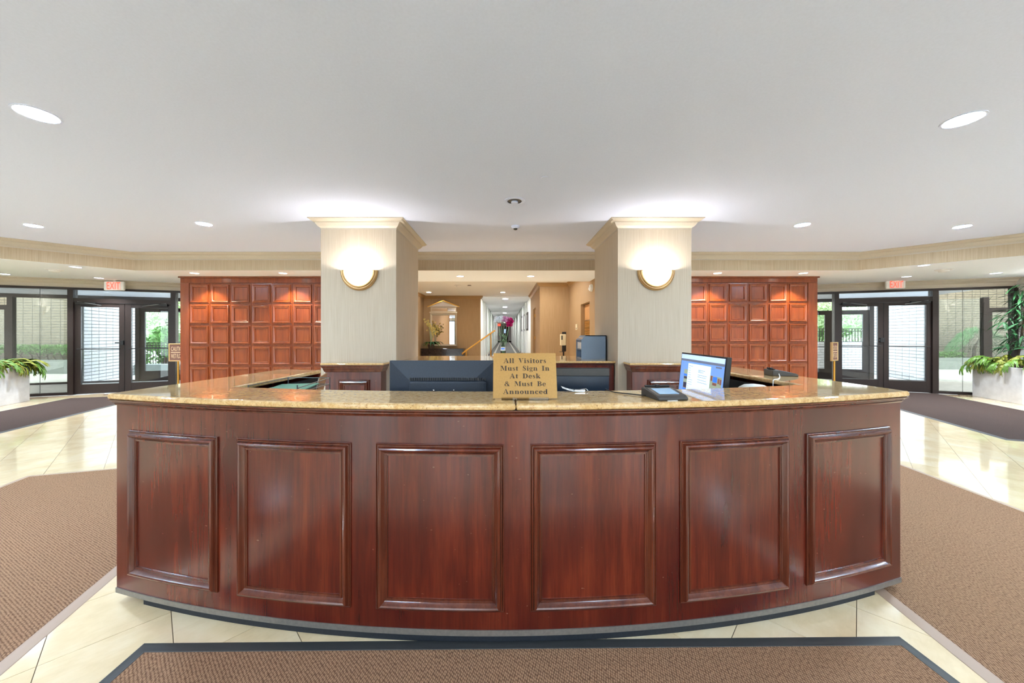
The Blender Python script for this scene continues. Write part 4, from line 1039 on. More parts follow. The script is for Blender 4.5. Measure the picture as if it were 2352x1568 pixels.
for lb, px, py in (('small downlight in the low ceiling nearest fern side ceiling edge', 174, 613), ('small downlight in low ceiling before the exit sign above fern side doors', 227, 638), ('small downlight in low ceiling at picture edge above the fern', 10, 629),
                   ('small downlight in the low ceiling nearest bamboo side ceiling edge', 2122, 609), ('small downlight in low ceiling before the exit sign above bamboo side doors', 2082, 635), ('small downlight in low ceiling above the glass beside bamboo', 2287, 627),
                   ('small downlight in low ceiling between the columns, nearer wire tray column', 1057, 634), ('small downlight in low ceiling between the columns, nearer box column', 1219, 634)):
    x, y = CE(px, py, ZL); downlight(lb, x, y, ZL, .075, 'bulb_low')
for lb, px, py in (('small downlight washing the outer end of fern side wood panelling', 447, 627), ('small downlight washing fern side wood panelling next to column', 650, 627), ('small downlight washing bamboo side wood panelling next to column', 1648, 627), ('small downlight washing the outer end of bamboo side wood panelling', 1845, 627)):
    x, y = CE(px, py, ZL); downlight(lb, x, y, ZL, .075, 'bulb_soft', spot=12)
for k, (px, py) in enumerate(((985, 671), (1155, 671))):
    x, y = CE(px, py, ZC); downlight(('downlight in rear hall ceiling above the mirror wall', 'downlight in rear hall ceiling before the corridor')[k], x, y, ZC, .08, 'bulb_hall')
for k, y in enumerate((15.9, 20.7, 26.6, 33.4, 40.5, 48.0)):
    lb = 'corridor ceiling downlight, %s from the near end' % ('first', 'second', 'third', 'fourth', 'fifth', 'sixth')[k]
    downlight(lb, .05, y, ZC - .02,   .12, 'bulb_corridor', group='corridor downlights')
for x in (-8.2, -5.2, -1.8, 1.8, 5.2, 7.8):  # unseen lamps added to even out the room lighting
    for y in (-4.6, -1.6, 1.2):
        if y > 0 and abs(x) < 3: continue
        downlight('added unseen downlight in the main ceiling behind the viewpoint', x, y, ZC, .1, group='added downlights behind the viewpoint')

for k, (x, y) in enumerate(((-2.4, 10.3), (-.6, 10.3), (1.2, 10.3), (-2.6, 9.2), (-.6, 9.2), (1.2, 9.2))):  # unseen lamps added to brighten the rear hall
    downlight('added unseen downlight in the rear hall ceiling above the soffit edge', x, y, ZC, .09, 'bulb_hall', group='added hidden rear hall downlights')
for k, (x, y) in enumerate(((-10.9, 5.2), (-9.9, 5.0), (9.9, 5.4))):  # unseen lamps added to lift the low ceiling's brightness
    downlight('added unseen downlight in the low ceiling outside the picture', x, y, ZL, .075, 'bulb_low', group='added low ceiling downlights out of view')
# eyeball spot, cover plate, camera dome, detectors
x, y = CE(1182, 461, ZC)
eb = thing('eyeball_spotlight', 'white recessed eyeball spotlight in the main ceiling above the visitor sign', 'ceiling light', (x, y, ZC))
MB().lathe([(.085, 0), (.125, 0), (.124, -.006), (.1, -.012), (.085, -.008)], 28).build('trim_ring', 'ceiling_cool_tint', eb, world=False, smooth=True)
MB().lathe([(0, -.001), (.086, -.001)], 24).build('can', 'grey_plastic', eb, world=False, recalc=False)
MB().lathe([(0, 0), (.04, 0), (.042, -.02), (.03, -.026), (0, -.026)], 20, Matrix.Translation((0, .02, -.002))).build('lamp_head', 'ceiling_cool_tint', eb, world=False, smooth=True)
x, y = CE(1252, 409, ZC)
tag(MB().lathe([(0, -.006), (.042, -.006), (.046, -.003), (.046, 0)], 24, Matrix.Translation((x, y, ZC))).build('ceiling_cover_plate', 'ceiling_cool_tint', None, smooth=True), 'small flat round white cover plate on the main ceiling', 'cover plate')
x, y = CE(1184, 519, ZC)
dc = thing('dome_camera', 'small white dome security camera on the main ceiling above bottle vase', 'security camera', (x, y, ZC))
MB().lathe([(.0, 0), (.065, 0), (.06, -.02), (.045, -.036), (.02, -.04), (0, -.04)], 24).build('housing', 'ceiling_cool_tint', dc, world=False, smooth=True)
MB().lathe([(.03, -.038), (.028, -.05), (.016, -.058), (0, -.06)], 20).build('lens_dome', 'black_plastic', dc, world=False, smooth=True)
def detector(label, px, py, z, r=.07):
    x, y = CE(px, py, z); t = thing('smoke_detector', label, 'smoke detector', (x, y, z))
    MB().lathe([(0, 0), (r * 1.25, 0), (r * 1.2, -.012), (r * .7, -.016)], 24).build('base', 'ceiling_white', t, world=False, smooth=True)
    MB().lathe([(r * .78, -.014), (r * .7, -.045), (r * .4, -.052), (0, -.052)], 24).build('sensor_head', 'ceiling_white', t, world=False, smooth=True)
detector('white smoke detector on the low ceiling before the fern side glass', 125, 619, ZL, .1)
detector('white smoke detector on the low ceiling before the bamboo side glass', 2168, 619, ZL, .1)
detector('white smoke detector on the rear hall ceiling', 1052, 655, ZC, .1)
x, y = CE(1078, 655, ZC)
tag(MB().lathe([(0, -.01), (.06, -.01), (.065, 0)], 20, Matrix.Translation((x, y, ZC))).build('ceiling_sprinkler_cover', 'grey_plastic', None, smooth=True), 'grey round sprinkler cover on the rear hall ceiling', 'sprinkler')

def text_mb(s, w, h, fn):
    cu = bpy.data.curves.new('lettering', 'FONT'); cu.body = s; cu.resolution_u = 3
    ob = bpy.data.objects.new('lettering', cu); COL.objects.link(ob)
    dg = bpy.context.evaluated_depsgraph_get(); me = bpy.data.meshes.new_from_object(ob.evaluated_get(dg))
    vs = [v.co.copy() for v in me.vertices]; x0 = min(v.x for v in vs); x1 = max(v.x for v in vs); y0 = min(v.y for v in vs); y1 = max(v.y for v in vs)
    m = MB().add([fn((v.x - x0) / (x1 - x0) * w - w / 2, (v.y - y0) / (y1 - y0) * h - h / 2) for v in vs], [tuple(p.vertices) for p in me.polygons])
    COL.objects.unlink(ob); bpy.data.objects.remove(ob); bpy.data.curves.remove(cu); bpy.data.meshes.remove(me)
    return m
def exit_sign(label, L, ang, px0, px1, py0, py1):
    t_ = wt(L, (px0 + px1) / 2); a = radians(ang); off = -.19
    X, Y = L[0] + L[2] * t_ - L[3] * off, L[1] + L[3] * t_ + L[2] * off
    sc_ = Y / FPX; X = ((px0 + px1) / 2 - CX) * sc_
    w, h = (px1 - px0) * sc_, (py1 - py0) * sc_; zc = HC - ((py0 + py1) / 2 - CY) * sc_
    t = thing('exit_sign', label, 'exit sign', (X, Y, zc), a * .4)
    MB().box(-w / 2, w / 2, -.03, .03, -h / 2, h / 2).build('housing', 'white_plastic', t, world=False, bevel=.025, seg=4)
    MB().box(-w * .34, w * .36, -.0335, -.03, -h * .44, h * .44).build('light_panel', 'exit_panel', t, world=False)
    text_mb('EXIT', w * .64, h * .78, lambda x, z: Vector((x, -.0345, z))).build('lettering', 'exit_red', t, world=False, recalc=False)
    MB().tube([(0, 0, h / 2), (0, 0, ZL - zc)], .02, 10).build('mount', 'white_plastic', t, world=False)
    MB().lathe([(0, 0), (.1, 0), (.1, -.012), (0, -.014)], 20, Matrix.Translation((0, 0, ZL - zc))).build('canopy', 'white_plastic', t, world=False)
exit_sign('red EXIT sign above the doors behind the half hidden caution sign', LL, 20, 243, 284, 646, 667)
exit_sign('red EXIT sign above the doors near the bamboo planter', LRr, -20, 2036, 2076, 643.5, 663)

def caution_sign(label, x, y, zc, w, h, rz):
    t = thing('caution_sign', label, 'sign', (x, y, 0), rz)
    B = lambda m, n, mt, **k: m.build(n, mt, t, world=False, **k)
    B(MB().lathe([(0, 0), (.16, 0), (.16, .012), (.03, .03), (0, .03)], 24), 'base', 'brass', smooth=True)
    B(MB().tube([(0, 0, .02), (0, 0, zc - h / 2 + .01)], .02, 12), 'pole', 'brass', smooth=True)
    B(MB().frame(-w / 2, w / 2, zc - h / 2, zc + h / 2, [(0, .02), (0, -.022), (.004, -.026), (.024, -.026), (.028, -.018), (.028, .02)], lambda s, z, d: Vector((s, d, z))), 'frame', 'sign_frame')
    B(MB().box(-w / 2 + .02, w / 2 - .02, -.016, .016, zc - h / 2 + .02, zc + h / 2 - .02), 'board', 'caution_brown')
    B(MB().box(-w * .38, w * .38, -.0175, -.016, zc - .008, zc + .008), 'dividing_line', 'caution_cream')
    B(text_mb('CAUTION', w * .74, h * .24, lambda a, z: Vector((a, -.0178, zc + h * .2 + z))), 'lettering', 'caution_cream', recalc=False)
    B(text_mb('WET FLOOR', w * .74, h * .24, lambda a, z: Vector((a, -.0178, zc - h * .2 + z))), 'lettering', 'caution_cream', recalc=False)
q = P(409.5, 809, 8.1); caution_sign('brown caution wet floor sign half hidden behind the wood panelling', q.x, q.y, q.z, .39, .41, radians(3))
q = P(1916, 807, 8.3); caution_sign('brown caution wet floor sign on brass pole before bamboo side doors', q.x, q.y, q.z, .33, .44, radians(58) - pi / 2 + radians(62))

# ------------------------------------------------------------------ rear hall furnishings
mi = thing('wall_mirror', 'tall wall mirror with gilded pediment frame above the dark console', 'mirror', (-2.55, HY, .8))
y_ = HY - .002
a0, a1 = P(988, 700, y_).x, P(1050, 700, y_).x; zt_, zm, zb = P(0, 717, y_).z, P(0, 719, y_).z, P(0, 795, y_).z
MB().frame(a0, a1, zb, zm, [(0, 0), (0, .05), (.03, .07), (.08, .03), (.09, .02)], lambda s, z, d: Vector((s, y_ - d, z))).build('frame', 'silver_frame', mi)
MB().box(a0 + .05, a1 - .05, y_ - .022, y_ - .012, zb + .05, zm - .05).build('glass', 'mirror', mi)
MB().box(a0 - .02, a1 + .02, y_ - .09, y_, zm, zm + .06).box(a0 + .03, a1 - .03, y_ - .06, y_ - .02, zm + .06, P(0, 706, y_).z).build('entablature', 'silver_frame', mi, bevel=.01)
MB().box(a0 + .07, a1 - .07, y_ - .066, y_ - .058, zm + .08, P(0, 708, y_).z).build('upper_glass', 'mirror', mi)
ze, zp = P(0, 705, y_).z, P(0, 693, y_).z; xm = (a0 + a1) / 2
MB().add([(a0 - .06, y_ - .10, ze), (a1 + .06, y_ - .10, ze), (xm, y_ - .10, zp), (a0 - .06, y_, ze), (a1 + .06, y_, ze), (xm, y_, zp)], [(0, 1, 2), (5, 4, 3), (0, 3, 4, 1), (1, 4, 5, 2), (2, 5, 3, 0)]).build('pediment', 'silver_frame', mi)
MB().add([(a0 + .12, y_ - .104, ze + .03), (a1 - .12, y_ - .104, ze + .03), (xm, y_ - .104, zp - .05)], [(0, 1, 2)]).build('pediment_face', 'crown_paint', mi)
for s_, xe in ((1, a0), (-1, a1)):
    p0, p1 = Vector((xe - s_ * .09, y_ - .115, ze - .01)), Vector((xm, y_ - .115, zp + .03)); d_ = (p1 - p0); n_ = Vector((-d_.z, 0, d_.x)).normalized() * .035 * (1 if s_ > 0 else -1)
    MB().add([p0, p1, p1 + n_, p0 + n_] + [v + Vector((0, .115, 0)) for v in (p0, p1, p1 + n_, p0 + n_)], [(0, 1, 2, 3), (7, 6, 5, 4), (0, 4, 5, 1), (1, 5, 6, 2), (2, 6, 7, 3), (3, 7, 4, 0)]).build('pediment_moulding', 'brass', mi)
cn = thing('marble_console', 'dark veined marble console standing under the wall mirror', 'console table', (-2.5, 14.5, 0))
c0, c1 = P(966, 800, 14.2).x, P(1066, 800, 14.2).x; zc_ = P(0, 800.5, 14.2).z
MB().box(c0 + .03, c1 - .03, 14.25, 14.85, 0, zc_ - .03).build('plinth', 'dark_marble', cn)
MB().box(c0, c1, 14.2, 14.88, zc_ - .03, zc_).build('top', 'dark_marble', cn, bevel=.006)
# orchid
oc = thing('potted_orchid', 'yellow flowering orchid with long green leaves on the marble console', 'plant', (P(984, 0, 14.45).x + .11, 14.45, zc_))
ox, oy, oz = oc.location
MB().lathe([(0, 0), (.10, 0), (.14, .16), (.13, .16), (.11, .14), (0, .14)], 20, Matrix.Translation((ox, oy, oz))).build('pot', 'stem_brown', oc, smooth=True)
rnd = random.Random(5)
for k in range(13):
    a = k * 2.4; l = rnd.uniform(.28, .46); pts = []
    for i in range(7):
        t_ = i / 6; pts.append(Vector((ox + cos(a) * l * t_, oy + sin(a) * l * t_ * .6, oz + .14 + .42 * t_ * (1 - t_ * .95) * 1.6 - .1 * t_)))
    m = MB(); vs = []
    sd = Vector((-sin(a), cos(a), 0))
    for i, p in enumerate(pts):
        w = .034 * sin(pi * min(1, .12 + .88 * i / 6)) + .003; vs += [p - sd * w, p + Vector((0, 0, -.01)), p + sd * w]
    m.add(vs, [q for i in range(6) for q in ((i * 3, i * 3 + 1, i * 3 + 4, i * 3 + 3), (i * 3 + 1, i * 3 + 2, i * 3 + 5, i * 3 + 4))]).build('leaf', 'leaf_green' if k % 2 else 'leaf_deep', oc, smooth=True, recalc=False)
bl = MB()
for k in range(5):
    r_ = rnd.random() * .02; petal = k * 2 * pi / 5; u = Vector((cos(petal), 0, sin(petal))); v_ = Vector((-sin(petal), 0, cos(petal)))
    bl.add([Vector((0, 0, 0)), u * .022 + v_ * .013 + Vector((0, -.006, 0)), u * .04 + Vector((0, .002, 0)), u * .022 - v_ * .013 + Vector((0, -.006, 0))], [(0, 1, 2, 3)])
bm_ = bl.mesh('blossom', recalc=False); bm_.materials.append(MATS['flower_yellow'])
for s_ in range(5):
    tip = Vector((ox + (-.22, -.1, .08, .2, .28)[s_], oy - .05, oz + (1.12, .98, .85, .72, .95)[s_])); b_ = Vector((ox, oy, oz + .14)); mid = Vector((b_.x * .6 + tip.x * .4, oy, tip.z * .9))
    pts = [b_, b_.lerp(mid, .5), mid, mid.lerp(tip, .5) + Vector((0, 0, .05)), tip]
    MB().tube(pts, .006, 5).build('flower_stem', 'stem_green', oc)
    for k in range(20):
        p = mid.lerp(tip, rnd.random() * 1.1 - .1) + Vector((rnd.gauss(0, .06), rnd.gauss(0, .05), rnd.gauss(0, .06)))
        o = put('blossom', bm_, None, oc); o.location = p - oc.location; o.rotation_euler = (rnd.uniform(-.6, .6), rnd.random() * 6, rnd.uniform(-.7, .7)); s2 = rnd.uniform(.7, 1.25); o.scale = (s2,) * 3
# handrail
Yh = 13.0
hr = thing('brass_handrail', 'sloping brass handrail on posts at the steps before the corridor', 'handrail', (P(1127, 0, Yh).x, Yh, 0))
p0, p1 = P(1062, 811, Yh), P(1136, 759, Yh)
MB().tube([p0 + Vector((0, 0, -.05)), p0, p1, p1 + Vector((.03, 0, -.02))], .027, 12).build('rail', 'brass', hr, smooth=True)
for px, py in ((1127.5, 766), (1071, 806)):
    q = P(px, py, Yh); MB().tube([(q.x, q.y, 0), (q.x, q.y, q.z)], .021, 10).build('post', 'brass', hr, smooth=True)
stp = struct('floor_steps', MB().box(-1.0, 1.12, 15.3, 15.6, 0, .075), 'carpet_grey')
# hand sanitiser on a stand
sx, sy = P(1293, 0, 10.2).x, 10.2
hs = thing('sanitiser_stand', 'cream hand sanitiser dispenser on a black floor stand', 'dispenser', (sx, sy, 0))
MB().lathe([(0, 0), (.2, 0), (.2, .015), (.02, .03), (0, .03)], 24, Matrix.Translation((sx, sy, 0))).build('base', 'black_plastic', hs, smooth=True)
MB().tube([(sx + .02, sy + .03, .02), (sx + .02, sy + .03, 1.0)], .022, 10).build('pole', 'black_plastic', hs)
zA, zB = P(0, 807, sy).z, P(0, 762, sy).z
MB().prism([(sx - .02, sy + .02), (sx + .10, sy + .02), (sx + .10, sy + .06), (sx - .02, sy + .06)], zA, zB).build('back_plate', 'black_plastic', hs, bevel=.015, seg=3)
MB().box(sx - .085, sx + .075, sy - .09, sy + .02, P(0, 793, sy).z, P(0, 767, sy).z).build('dispenser_cover', 'cream_plastic', hs, bevel=.02, seg=4)
MB().box(sx - .06, sx - .025, sy - .096, sy - .088, P(0, 780, sy).z, P(0, 770.5, sy).z).build('level_window', 'black_plastic', hs, bevel=.003)
MB().box(sx - .10, sx + .04, sy - .12, sy + .03, zA - .01, zA).build('drip_tray', 'black_plastic', hs, bevel=.004)
# switch plate and alarm horn on the side wall
sw = thing('switch_plate', 'cream thermostat plate on the gold side wall beside louvred door', 'switch', (HX1, 10.0, 1.6))
MB().box(HX1 - .015, HX1 - .001, 9.9, 10.12, P(0, 757, 10).z, P(0, 744, 10).z).build('plate', 'cream_plastic', sw, bevel=.004)
MB().box(HX1 - .02, HX1 - .014, 9.98, 10.04, 1.54, 1.58).build('button', 'grey_plastic', sw)
ah = thing('alarm_strobe', 'round white alarm horn fixed high on the gold side wall', 'alarm', (HX1, 8.25, P(0, 661, 8.25).z))
Ma = Matrix.Translation((HX1 - .001, 8.25, P(0, 661, 8.25).z)) @ Matrix.Rotation(-pi / 2, 4, 'Y')
MB().lathe([(0, 0), (.085, 0), (.085, .03), (.07, .06), (.045, .062), (.04, .045), (0, .045)], 24, Ma).build('horn', 'white_plastic', ah, smooth=True, sharp=40)
MB().box(HX1 - .05, HX1 - .002, 8.33, 8.42, ah.location.z - .03, ah.location.z + .03).build('strobe', 'white_plastic', ah, bevel=.008)
for k, (ya, yb, zl, zh) in enumerate(((16.4, 17.5, 1.58, 2.42), (18.5, 19.8, 1.58, 2.46), (20.7, 22.2, 1.58, 2.48))):
    fr = thing('framed_picture', ('framed picture on the corridor wall nearest the rear hall', 'framed picture on the corridor wall, middle of three', 'framed picture on the corridor wall furthest of three')[k], 'picture', (KX1, (ya + yb) / 2, zl), 0, 'framed pictures in the corridor')
    MB().frame(ya, yb, zl, zh, [(0, 0), (0, .05), (.07, .05), (.09, .03)], lambda s, z, d: Vector((KX1 - d - .001, s, z))).build('frame', 'bronze', fr)
    MB().box(KX1 - .028, KX1 - .002, ya + .08, yb - .08, zl + .08, zh - .08).build('print', 'white_wall', fr)
ex = thing('corridor_exit_sign', 'tiny red exit sign above the door at corridor end', 'exit sign', (-.6, 50, 2.8))
MB().box(-.9, -.5, 49.97, 50.03, 2.55, 2.85).build('housing', 'exit_red', ex, bevel=.02)
MB().tube([(-.7, 50, 2.85), (-.7, 50, 2.98)], .02, 8).build('mount', 'white_plastic', ex)

# ------------------------------------------------------------------ planters and indoor plants
def local_box(mb, o, ux, uy, a0, a1, b0, b1, z0, z1):
    pts = [o + ux * a + uy * b for a, b in ((a0, b0), (a1, b0), (a1, b1), (a0, b1))]
    return mb.prism(pts, z0, z1)
def planter(label, o, ux, uy, la, lb, h):
    c = o + ux * la / 2 + uy * lb / 2
    t = thing('concrete_planter', label, 'planter', (c.x, c.y, 0)); w = .06
    for a0, a1, b0, b1 in ((0, la, 0, w), (0, la, lb - w, lb), (0, w, w, lb - w), (la - w, la, w, lb - w)):
        local_box(MB(), o, ux, uy, a0, a1, b0, b1, .0, h).build('side_slab', 'concrete', t, bevel=.006)
    local_box(MB(), o, ux, uy, w, la - w, w, lb - w, .02, h - .06).build('soil', 'soil', t)
    return t
uL, nL = Vector((.342, -.94)), Vector((-.94, -.342))
planter('pale concrete planter with staghorn fern at the picture edge by glass front', Vector((-9.97, 7.45)), uL, nL, 1.7, .85, .72)
uR, nR = Vector((-.342, -.94)), Vector((.94, -.342))
planter('pale concrete planter with fern and bamboo by the glass front', Vector((10.62, 8.04)), uR, nR, 1.10, .70, .72)
def frond_mesh(seed):
    rnd = random.Random(seed); m = MB()
    def strip(p, d, dr, L, w0, w1, n):
        pts = [p.copy()]; dirs = [d.copy()]
        for i in range(n):
            d = (d + Vector((0, 0, -dr / n))).normalized(); p = p + d * L / n; pts.append(p.copy()); dirs.append(d.copy())
        vs = []
        for i, q in enumerate(pts):
            s = dirs[i].cross(Vector((0, 0, 1))); s = s.normalized() if s.length > .01 else Vector((0, 1, 0))
            w = w0 + (w1 - w0) * i / n; vs += [q - s * w, q + dirs[i].cross(s) * w * -.25, q + s * w]
        m.add(vs, [f for i in range(n) for f in ((i * 3, i * 3 + 1, i * 3 + 4, i * 3 + 3), (i * 3 + 1, i * 3 + 2, i * 3 + 5, i * 3 + 4))])
        return pts[-1], dirs[-1]
    e, d = strip(Vector((0, 0, 0)), Vector((.8, 0, .75)).normalized(), 1.3, .26 + .1 * rnd.random(), .014, .045, 6)
    for a in (-32, 0, 30):
        d2 = Matrix.Rotation(radians(a + rnd.uniform(-8, 8)), 3, 'Z') @ d
        e2, d3 = strip(e - d * .02, d2, .8, .10 + .05 * rnd.random(), .030, .018, 3)
        for b in (-22, 20):
            strip(e2 - d3 * .01, Matrix.Rotation(radians(b), 3, 'Z') @ d3, .6, .07 + .06 * rnd.random(), .017, .003, 3)
    return m.mesh('frond', recalc=False, smooth=True)
fr_me = [frond_mesh(s) for s in range(4)]
for i, f in enumerate(fr_me): f.materials.append(MATS[('leaf_green', 'leaf_olive', 'leaf_green', 'leaf_olive')[i]])
def fern(label, o, ux, uy, la, lb, n, seed, near_wall=False):
    c = o + ux * la / 2 + uy * lb / 2
    t = thing('staghorn_fern', label, 'plant', (c.x, c.y, .66)); rnd = random.Random(seed)
    local_box(MB(), o, ux, uy, .2, la - .2, .2, lb - .2, .655, .74).build('root_mound', 'soil', t, bevel=.03)
    for k in range(n):
        a_, b_ = (rnd.uniform(.08, la - .08), rnd.uniform(.05, lb - .05)) if k % 3 else (rnd.uniform(.03, .3), rnd.uniform(.03, .3))
        p = o + ux * a_ + uy * b_; e = Vector(((a_ - la / 2) / la, (b_ - lb / 2) / lb))
        out = (ux * e.x + uy * e.y); out = out.normalized() if out.length > .02 else ux
        if near_wall:
            if out.dot(uy) > .1: out = out - uy * 2 * out.dot(uy)
            if out.dot(ux) < -.5: out = out - ux * 1.2 * out.dot(ux)
        ang = math.atan2(out.y, out.x) + rnd.gauss(0, .55); edge = max(abs(e.x), abs(e.y)) * 2
        f = put('frond', fr_me[k % 4], None, t)
        f.location = (p.x - c.x, p.y - c.y, .06 + .16 * (1 - edge) + .05 * rnd.random())
        f.rotation_euler = (rnd.uniform(-.35, .35), rnd.uniform(-.5, .25) + .25 * edge, ang); s = rnd.uniform(.62, 1.0); f.scale = (s, s, s)
fern('staghorn fern spilling from the planter at the picture edge', Vector((-9.97, 7.45)), uL, nL, 1.7, .85, 150, 3)
fern('staghorn fern spilling from the planter below the bamboo', Vector((10.62, 8.04)), uR, nR, 1.10, .70, 95, 4, True)
lf = MB(); n = 5; vs = []
for i in range(n + 1):
    t_ = i / n; w = .011 * sin(pi * (.12 + .86 * t_)); vs += [(t_ * .17, -w, -.05 * t_ * t_), (t_ * .17, w, -.05 * t_ * t_)]
lf.add(vs, [(i * 2, i * 2 + 2, i * 2 + 3, i * 2 + 1) for i in range(n)])
bl_me = lf.mesh('leaf', recalc=False); bl_me.materials.append(MATS['leaf_deep'])
bb = thing('bamboo_plant', 'tall leafy bamboo rising from the concrete planter at picture edge', 'plant', (10.86, 7.52, .66))
rnd = random.Random(11)
for k, (dx_, dy_, h_) in enumerate(((0, 0, 1.65), (.06, -.16, 1.75), (.13, .08, 1.5))):
    pts = [Vector((10.86 + dx_ + .02 * i, 7.52 + dy_ - .015 * i, .66 + h_ * i / 6)) for i in range(7)]
    MB().tube(pts, .011, 8).build('cane', 'stem_brown', bb, smooth=True)
    for b_ in range(13):
        f_ = .26 + .72 * b_ / 12; p = Vector((10.86 + dx_ + .12 * f_, 7.52 + dy_ - .09 * f_, .66 + h_ * f_)); a = pi + (rnd.uniform(-1.5, .9) if b_ % 2 else rnd.uniform(-.9, .6)); L_ = rnd.uniform(.2, .46)
        e = p + Vector((cos(a) * L_, sin(a) * L_, rnd.uniform(.0, .10)))
        MB().tube([p, p.lerp(e, .5) + Vector((0, 0, .03)), e], .003, 4).build('twig', 'stem_brown', bb)
        for j in range(6):
            o = put('leaf', bl_me, None, bb); q = p.lerp(e, rnd.uniform(.35, 1.0)); o.location = q - bb.location
            o.rotation_euler = (rnd.uniform(-.6, .6), rnd.uniform(-.3, .9), a + rnd.uniform(-1.1, 1.1)); s = rnd.uniform(1.0, 1.6); o.scale = (s, s, s)

# ------------------------------------------------------------------ outside: courtyards, garden walls, planting, fence, trees
def wpt(L, ang, t, y): a = radians(ang); return Vector((L[0] + cos(a) * t - sin(a) * y, L[1] + sin(a) * t + cos(a) * y))
def courtyard(side, yP, zP, yW, x0, x1, hedge):
    w = thing('wall_courtyard_' + side, None, None, ((x0 + x1) / 2, yW, 0), kind='structure')
    MB().box(x0, x1, yW + .02, yW + .3, -.02, 4.2).build('mortar_core', 'mortar', w)
    tag(brick_face(MB(), x0, x1, 0, 4.1,   .36, .105, .02, lambda s, z, d: Vector((s, yW + .02 - d, z))).build('bricks', 'brick_beige', w), kind='stuff')
    p = thing('courtyard_planter', 'long pale concrete planter wall in the courtyard %s' % ('beyond the fern side glass' if side == 'left' else 'holding the feathery maple'), 'planter', ((x0 + x1) / 2, yP, 0))
    MB().box(x0, x1, yP, yP + .14, -.02, zP).build('front_wall', 'concrete_pale', p)
    MB().box(x0, x1, yP + .14, yW, 0, zP - .06).build('soil', 'soil', p)
courtyard('left', 12.66, .475, 13.7, -24, -14.6, True)
courtyard('right', 14.2, .45, 15.6, 16.3, 28, False)
rnd = random.Random(21)
hg = thing('hedge', 'clipped green hedge growing in the long courtyard planter', 'hedge', (-18, 13.2, .42))
m = MB(); leaf_cloud(m, 6500, lambda: (Vector((rnd.uniform(-23, -14.7), 12.9 + .65 * rnd.random(), .62 + .34 * sqrt(rnd.random()) + .05 * sin(rnd.random() * 9))), rnd.uniform(.7, 1.2)), .05, rnd)
tag(m.build('foliage', 'leaf_bright', hg, recalc=False), kind='stuff')
for k in range(26):
    x = -22.6 + k * .3; MB().tube([(x, 13.15, .40), (x + rnd.uniform(-.1, .1), 13.1, .6), (x + rnd.uniform(-.25, .25), 13.1, .8)], .018, 5).build('branch', 'stem_brown', hg)
mp = thing('japanese_maple', 'feathery green weeping maple in the courtyard planter', 'tree', (19.75, 14.9, .39))
MB().tube([(19.75, 14.9, .35), (19.7, 14.85, .8), (19.85, 14.8, 1.2)], [.06, .05, .03], 8).build('trunk', 'stem_brown', mp)
m = MB()
for k in range(4200):
    a = rnd.random() * 6.283; q = sqrt(rnd.random()); z = 1.62 - .95 * q * q + rnd.gauss(0, .06)
    p = Vector((19.75 + cos(a) * q * 1.25, 14.75 + sin(a) * q * .62, z)); d = Vector((cos(a), sin(a) * .6, -.55 - .4 * q)).normalized(); s = d.orthogonal().normalized() * .012; L_ = rnd.uniform(.08, .16)
    m.add([p - s, p + s, p + d * L_], [(0, 1, 2)])
tag(m.build('foliage', 'leaf_maple', mp, recalc=False), kind='stuff')
sh = thing('low_shrub', 'low bright green shrub beside the feathery maple', 'shrub', (17.9, 14.6, .39))
m = MB(); leaf_cloud(m, 1500, lambda: (Vector((17.9 + rnd.uniform(-.9, .9), 14.65 + rnd.uniform(-.25, .25), .45 + .22 * rnd.random())), 1.0), .045, rnd)
m.build('foliage', 'leaf_bright', sh, recalc=False)['kind'] = 'stuff'
MB().tube([(17.9, 14.65, .36), (17.9, 14.65, .52)], .02, 6).build('stem', 'stem_brown', sh)
gwl = struct('wall_garden_left', MB().box(-13.6, -7.6, 12.3, 12.55, -.02, .34), 'concrete_pale')
gwr = struct('wall_garden_right', MB().box(8.2, 15.9, 13.72, 13.98, -.02, 1.1), 'mortar')
tag(brick_face(MB(), 8.2, 15.9, 0, 1.1, .3, .1, .012, lambda s, z, d: Vector((s, 13.72 - d, z)), .15).build('bricks', 'brick_white', gwr), kind='stuff')
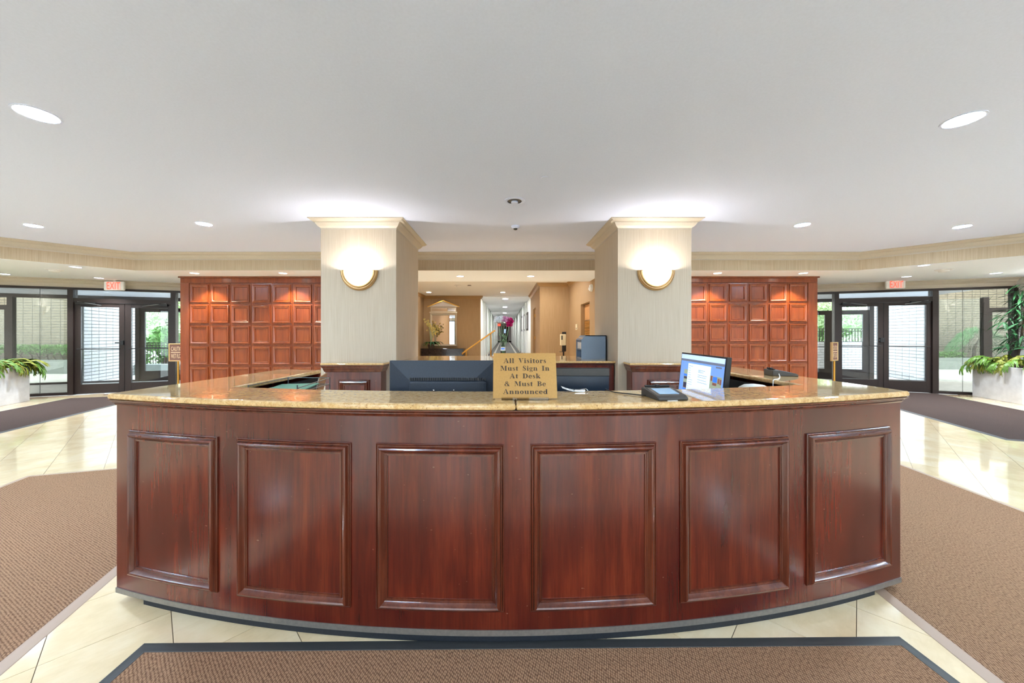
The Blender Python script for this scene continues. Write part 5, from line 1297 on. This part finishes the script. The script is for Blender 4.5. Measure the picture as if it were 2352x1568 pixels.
def fence(label, x0, x1, y, z0, z1):
    t = thing('metal_fence', label, 'fence', ((x0 + x1) / 2, y, z0))
    for z in (z0 + .08, z1 - .12, z1 - .02): MB().box(x0, x1, y - .015, y + .015, z, z + .03).build('rail', 'bronze', t)
    pk = MB().box(-.009, .009, -.009, .009, 0, z1 - z0).mesh('picket'); pk.materials.append(MATS['bronze'])
    n = int((x1 - x0) / .12)
    for k in range(n + 1):
        o = put('picket', pk, None, t); o.location = (x0 + k * .12 - (x0 + x1) / 2, 0, 0)
fence('dark metal picket fence on the lawn beyond the fern side doors', -17.5, -12.6, 15.0, -.02, 1.03)
fence('dark metal picket fence above the white brick garden wall', 9.6, 14.6, 14.3, 1.0, 1.62)
struct('ground_fence_bed', MB().box(8.2, 15.9, 13.98, 15.2, -.02, 1.0), 'soil')
def tree(label, x, y, zc, r, h, n, seed, mat):
    t = thing('garden_tree', label, 'tree', (x, y, -.02)); q = random.Random(seed)
    MB().tube([(x, y, -.05), (x + .1, y, zc * .5), (x, y, zc)], [.16, .13, .06], 8).build('trunk', 'stem_brown', t, smooth=True)
    m = MB(); cs = [(Vector((q.gauss(0, .5), q.gauss(0, .5), q.gauss(0, .45))), q.uniform(.3, .55)) for _ in range(16)]
    def pt():
        c, s = q.choice(cs); d = Vector((q.gauss(0, 1), q.gauss(0, 1), q.gauss(0, 1))).normalized() * s * q.random() ** .4
        v = c + d; return Vector((x + v.x * r, y + v.y * r, zc + v.z * h)), q.uniform(.7, 1.3)
    leaf_cloud(m, n, pt, .11, q)
    tag(m.build('crown', mat, t, recalc=False), kind='stuff')
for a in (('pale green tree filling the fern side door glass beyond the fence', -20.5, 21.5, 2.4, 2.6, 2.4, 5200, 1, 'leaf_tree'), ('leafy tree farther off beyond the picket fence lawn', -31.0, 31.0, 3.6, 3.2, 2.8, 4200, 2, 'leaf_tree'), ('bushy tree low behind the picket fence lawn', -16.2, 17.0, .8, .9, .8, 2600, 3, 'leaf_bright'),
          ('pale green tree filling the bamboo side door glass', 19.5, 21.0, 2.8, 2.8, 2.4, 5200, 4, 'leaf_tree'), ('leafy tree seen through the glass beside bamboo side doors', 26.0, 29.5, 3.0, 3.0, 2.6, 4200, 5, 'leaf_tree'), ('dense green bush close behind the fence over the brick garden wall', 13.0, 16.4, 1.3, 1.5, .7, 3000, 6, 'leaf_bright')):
    tree(*a)
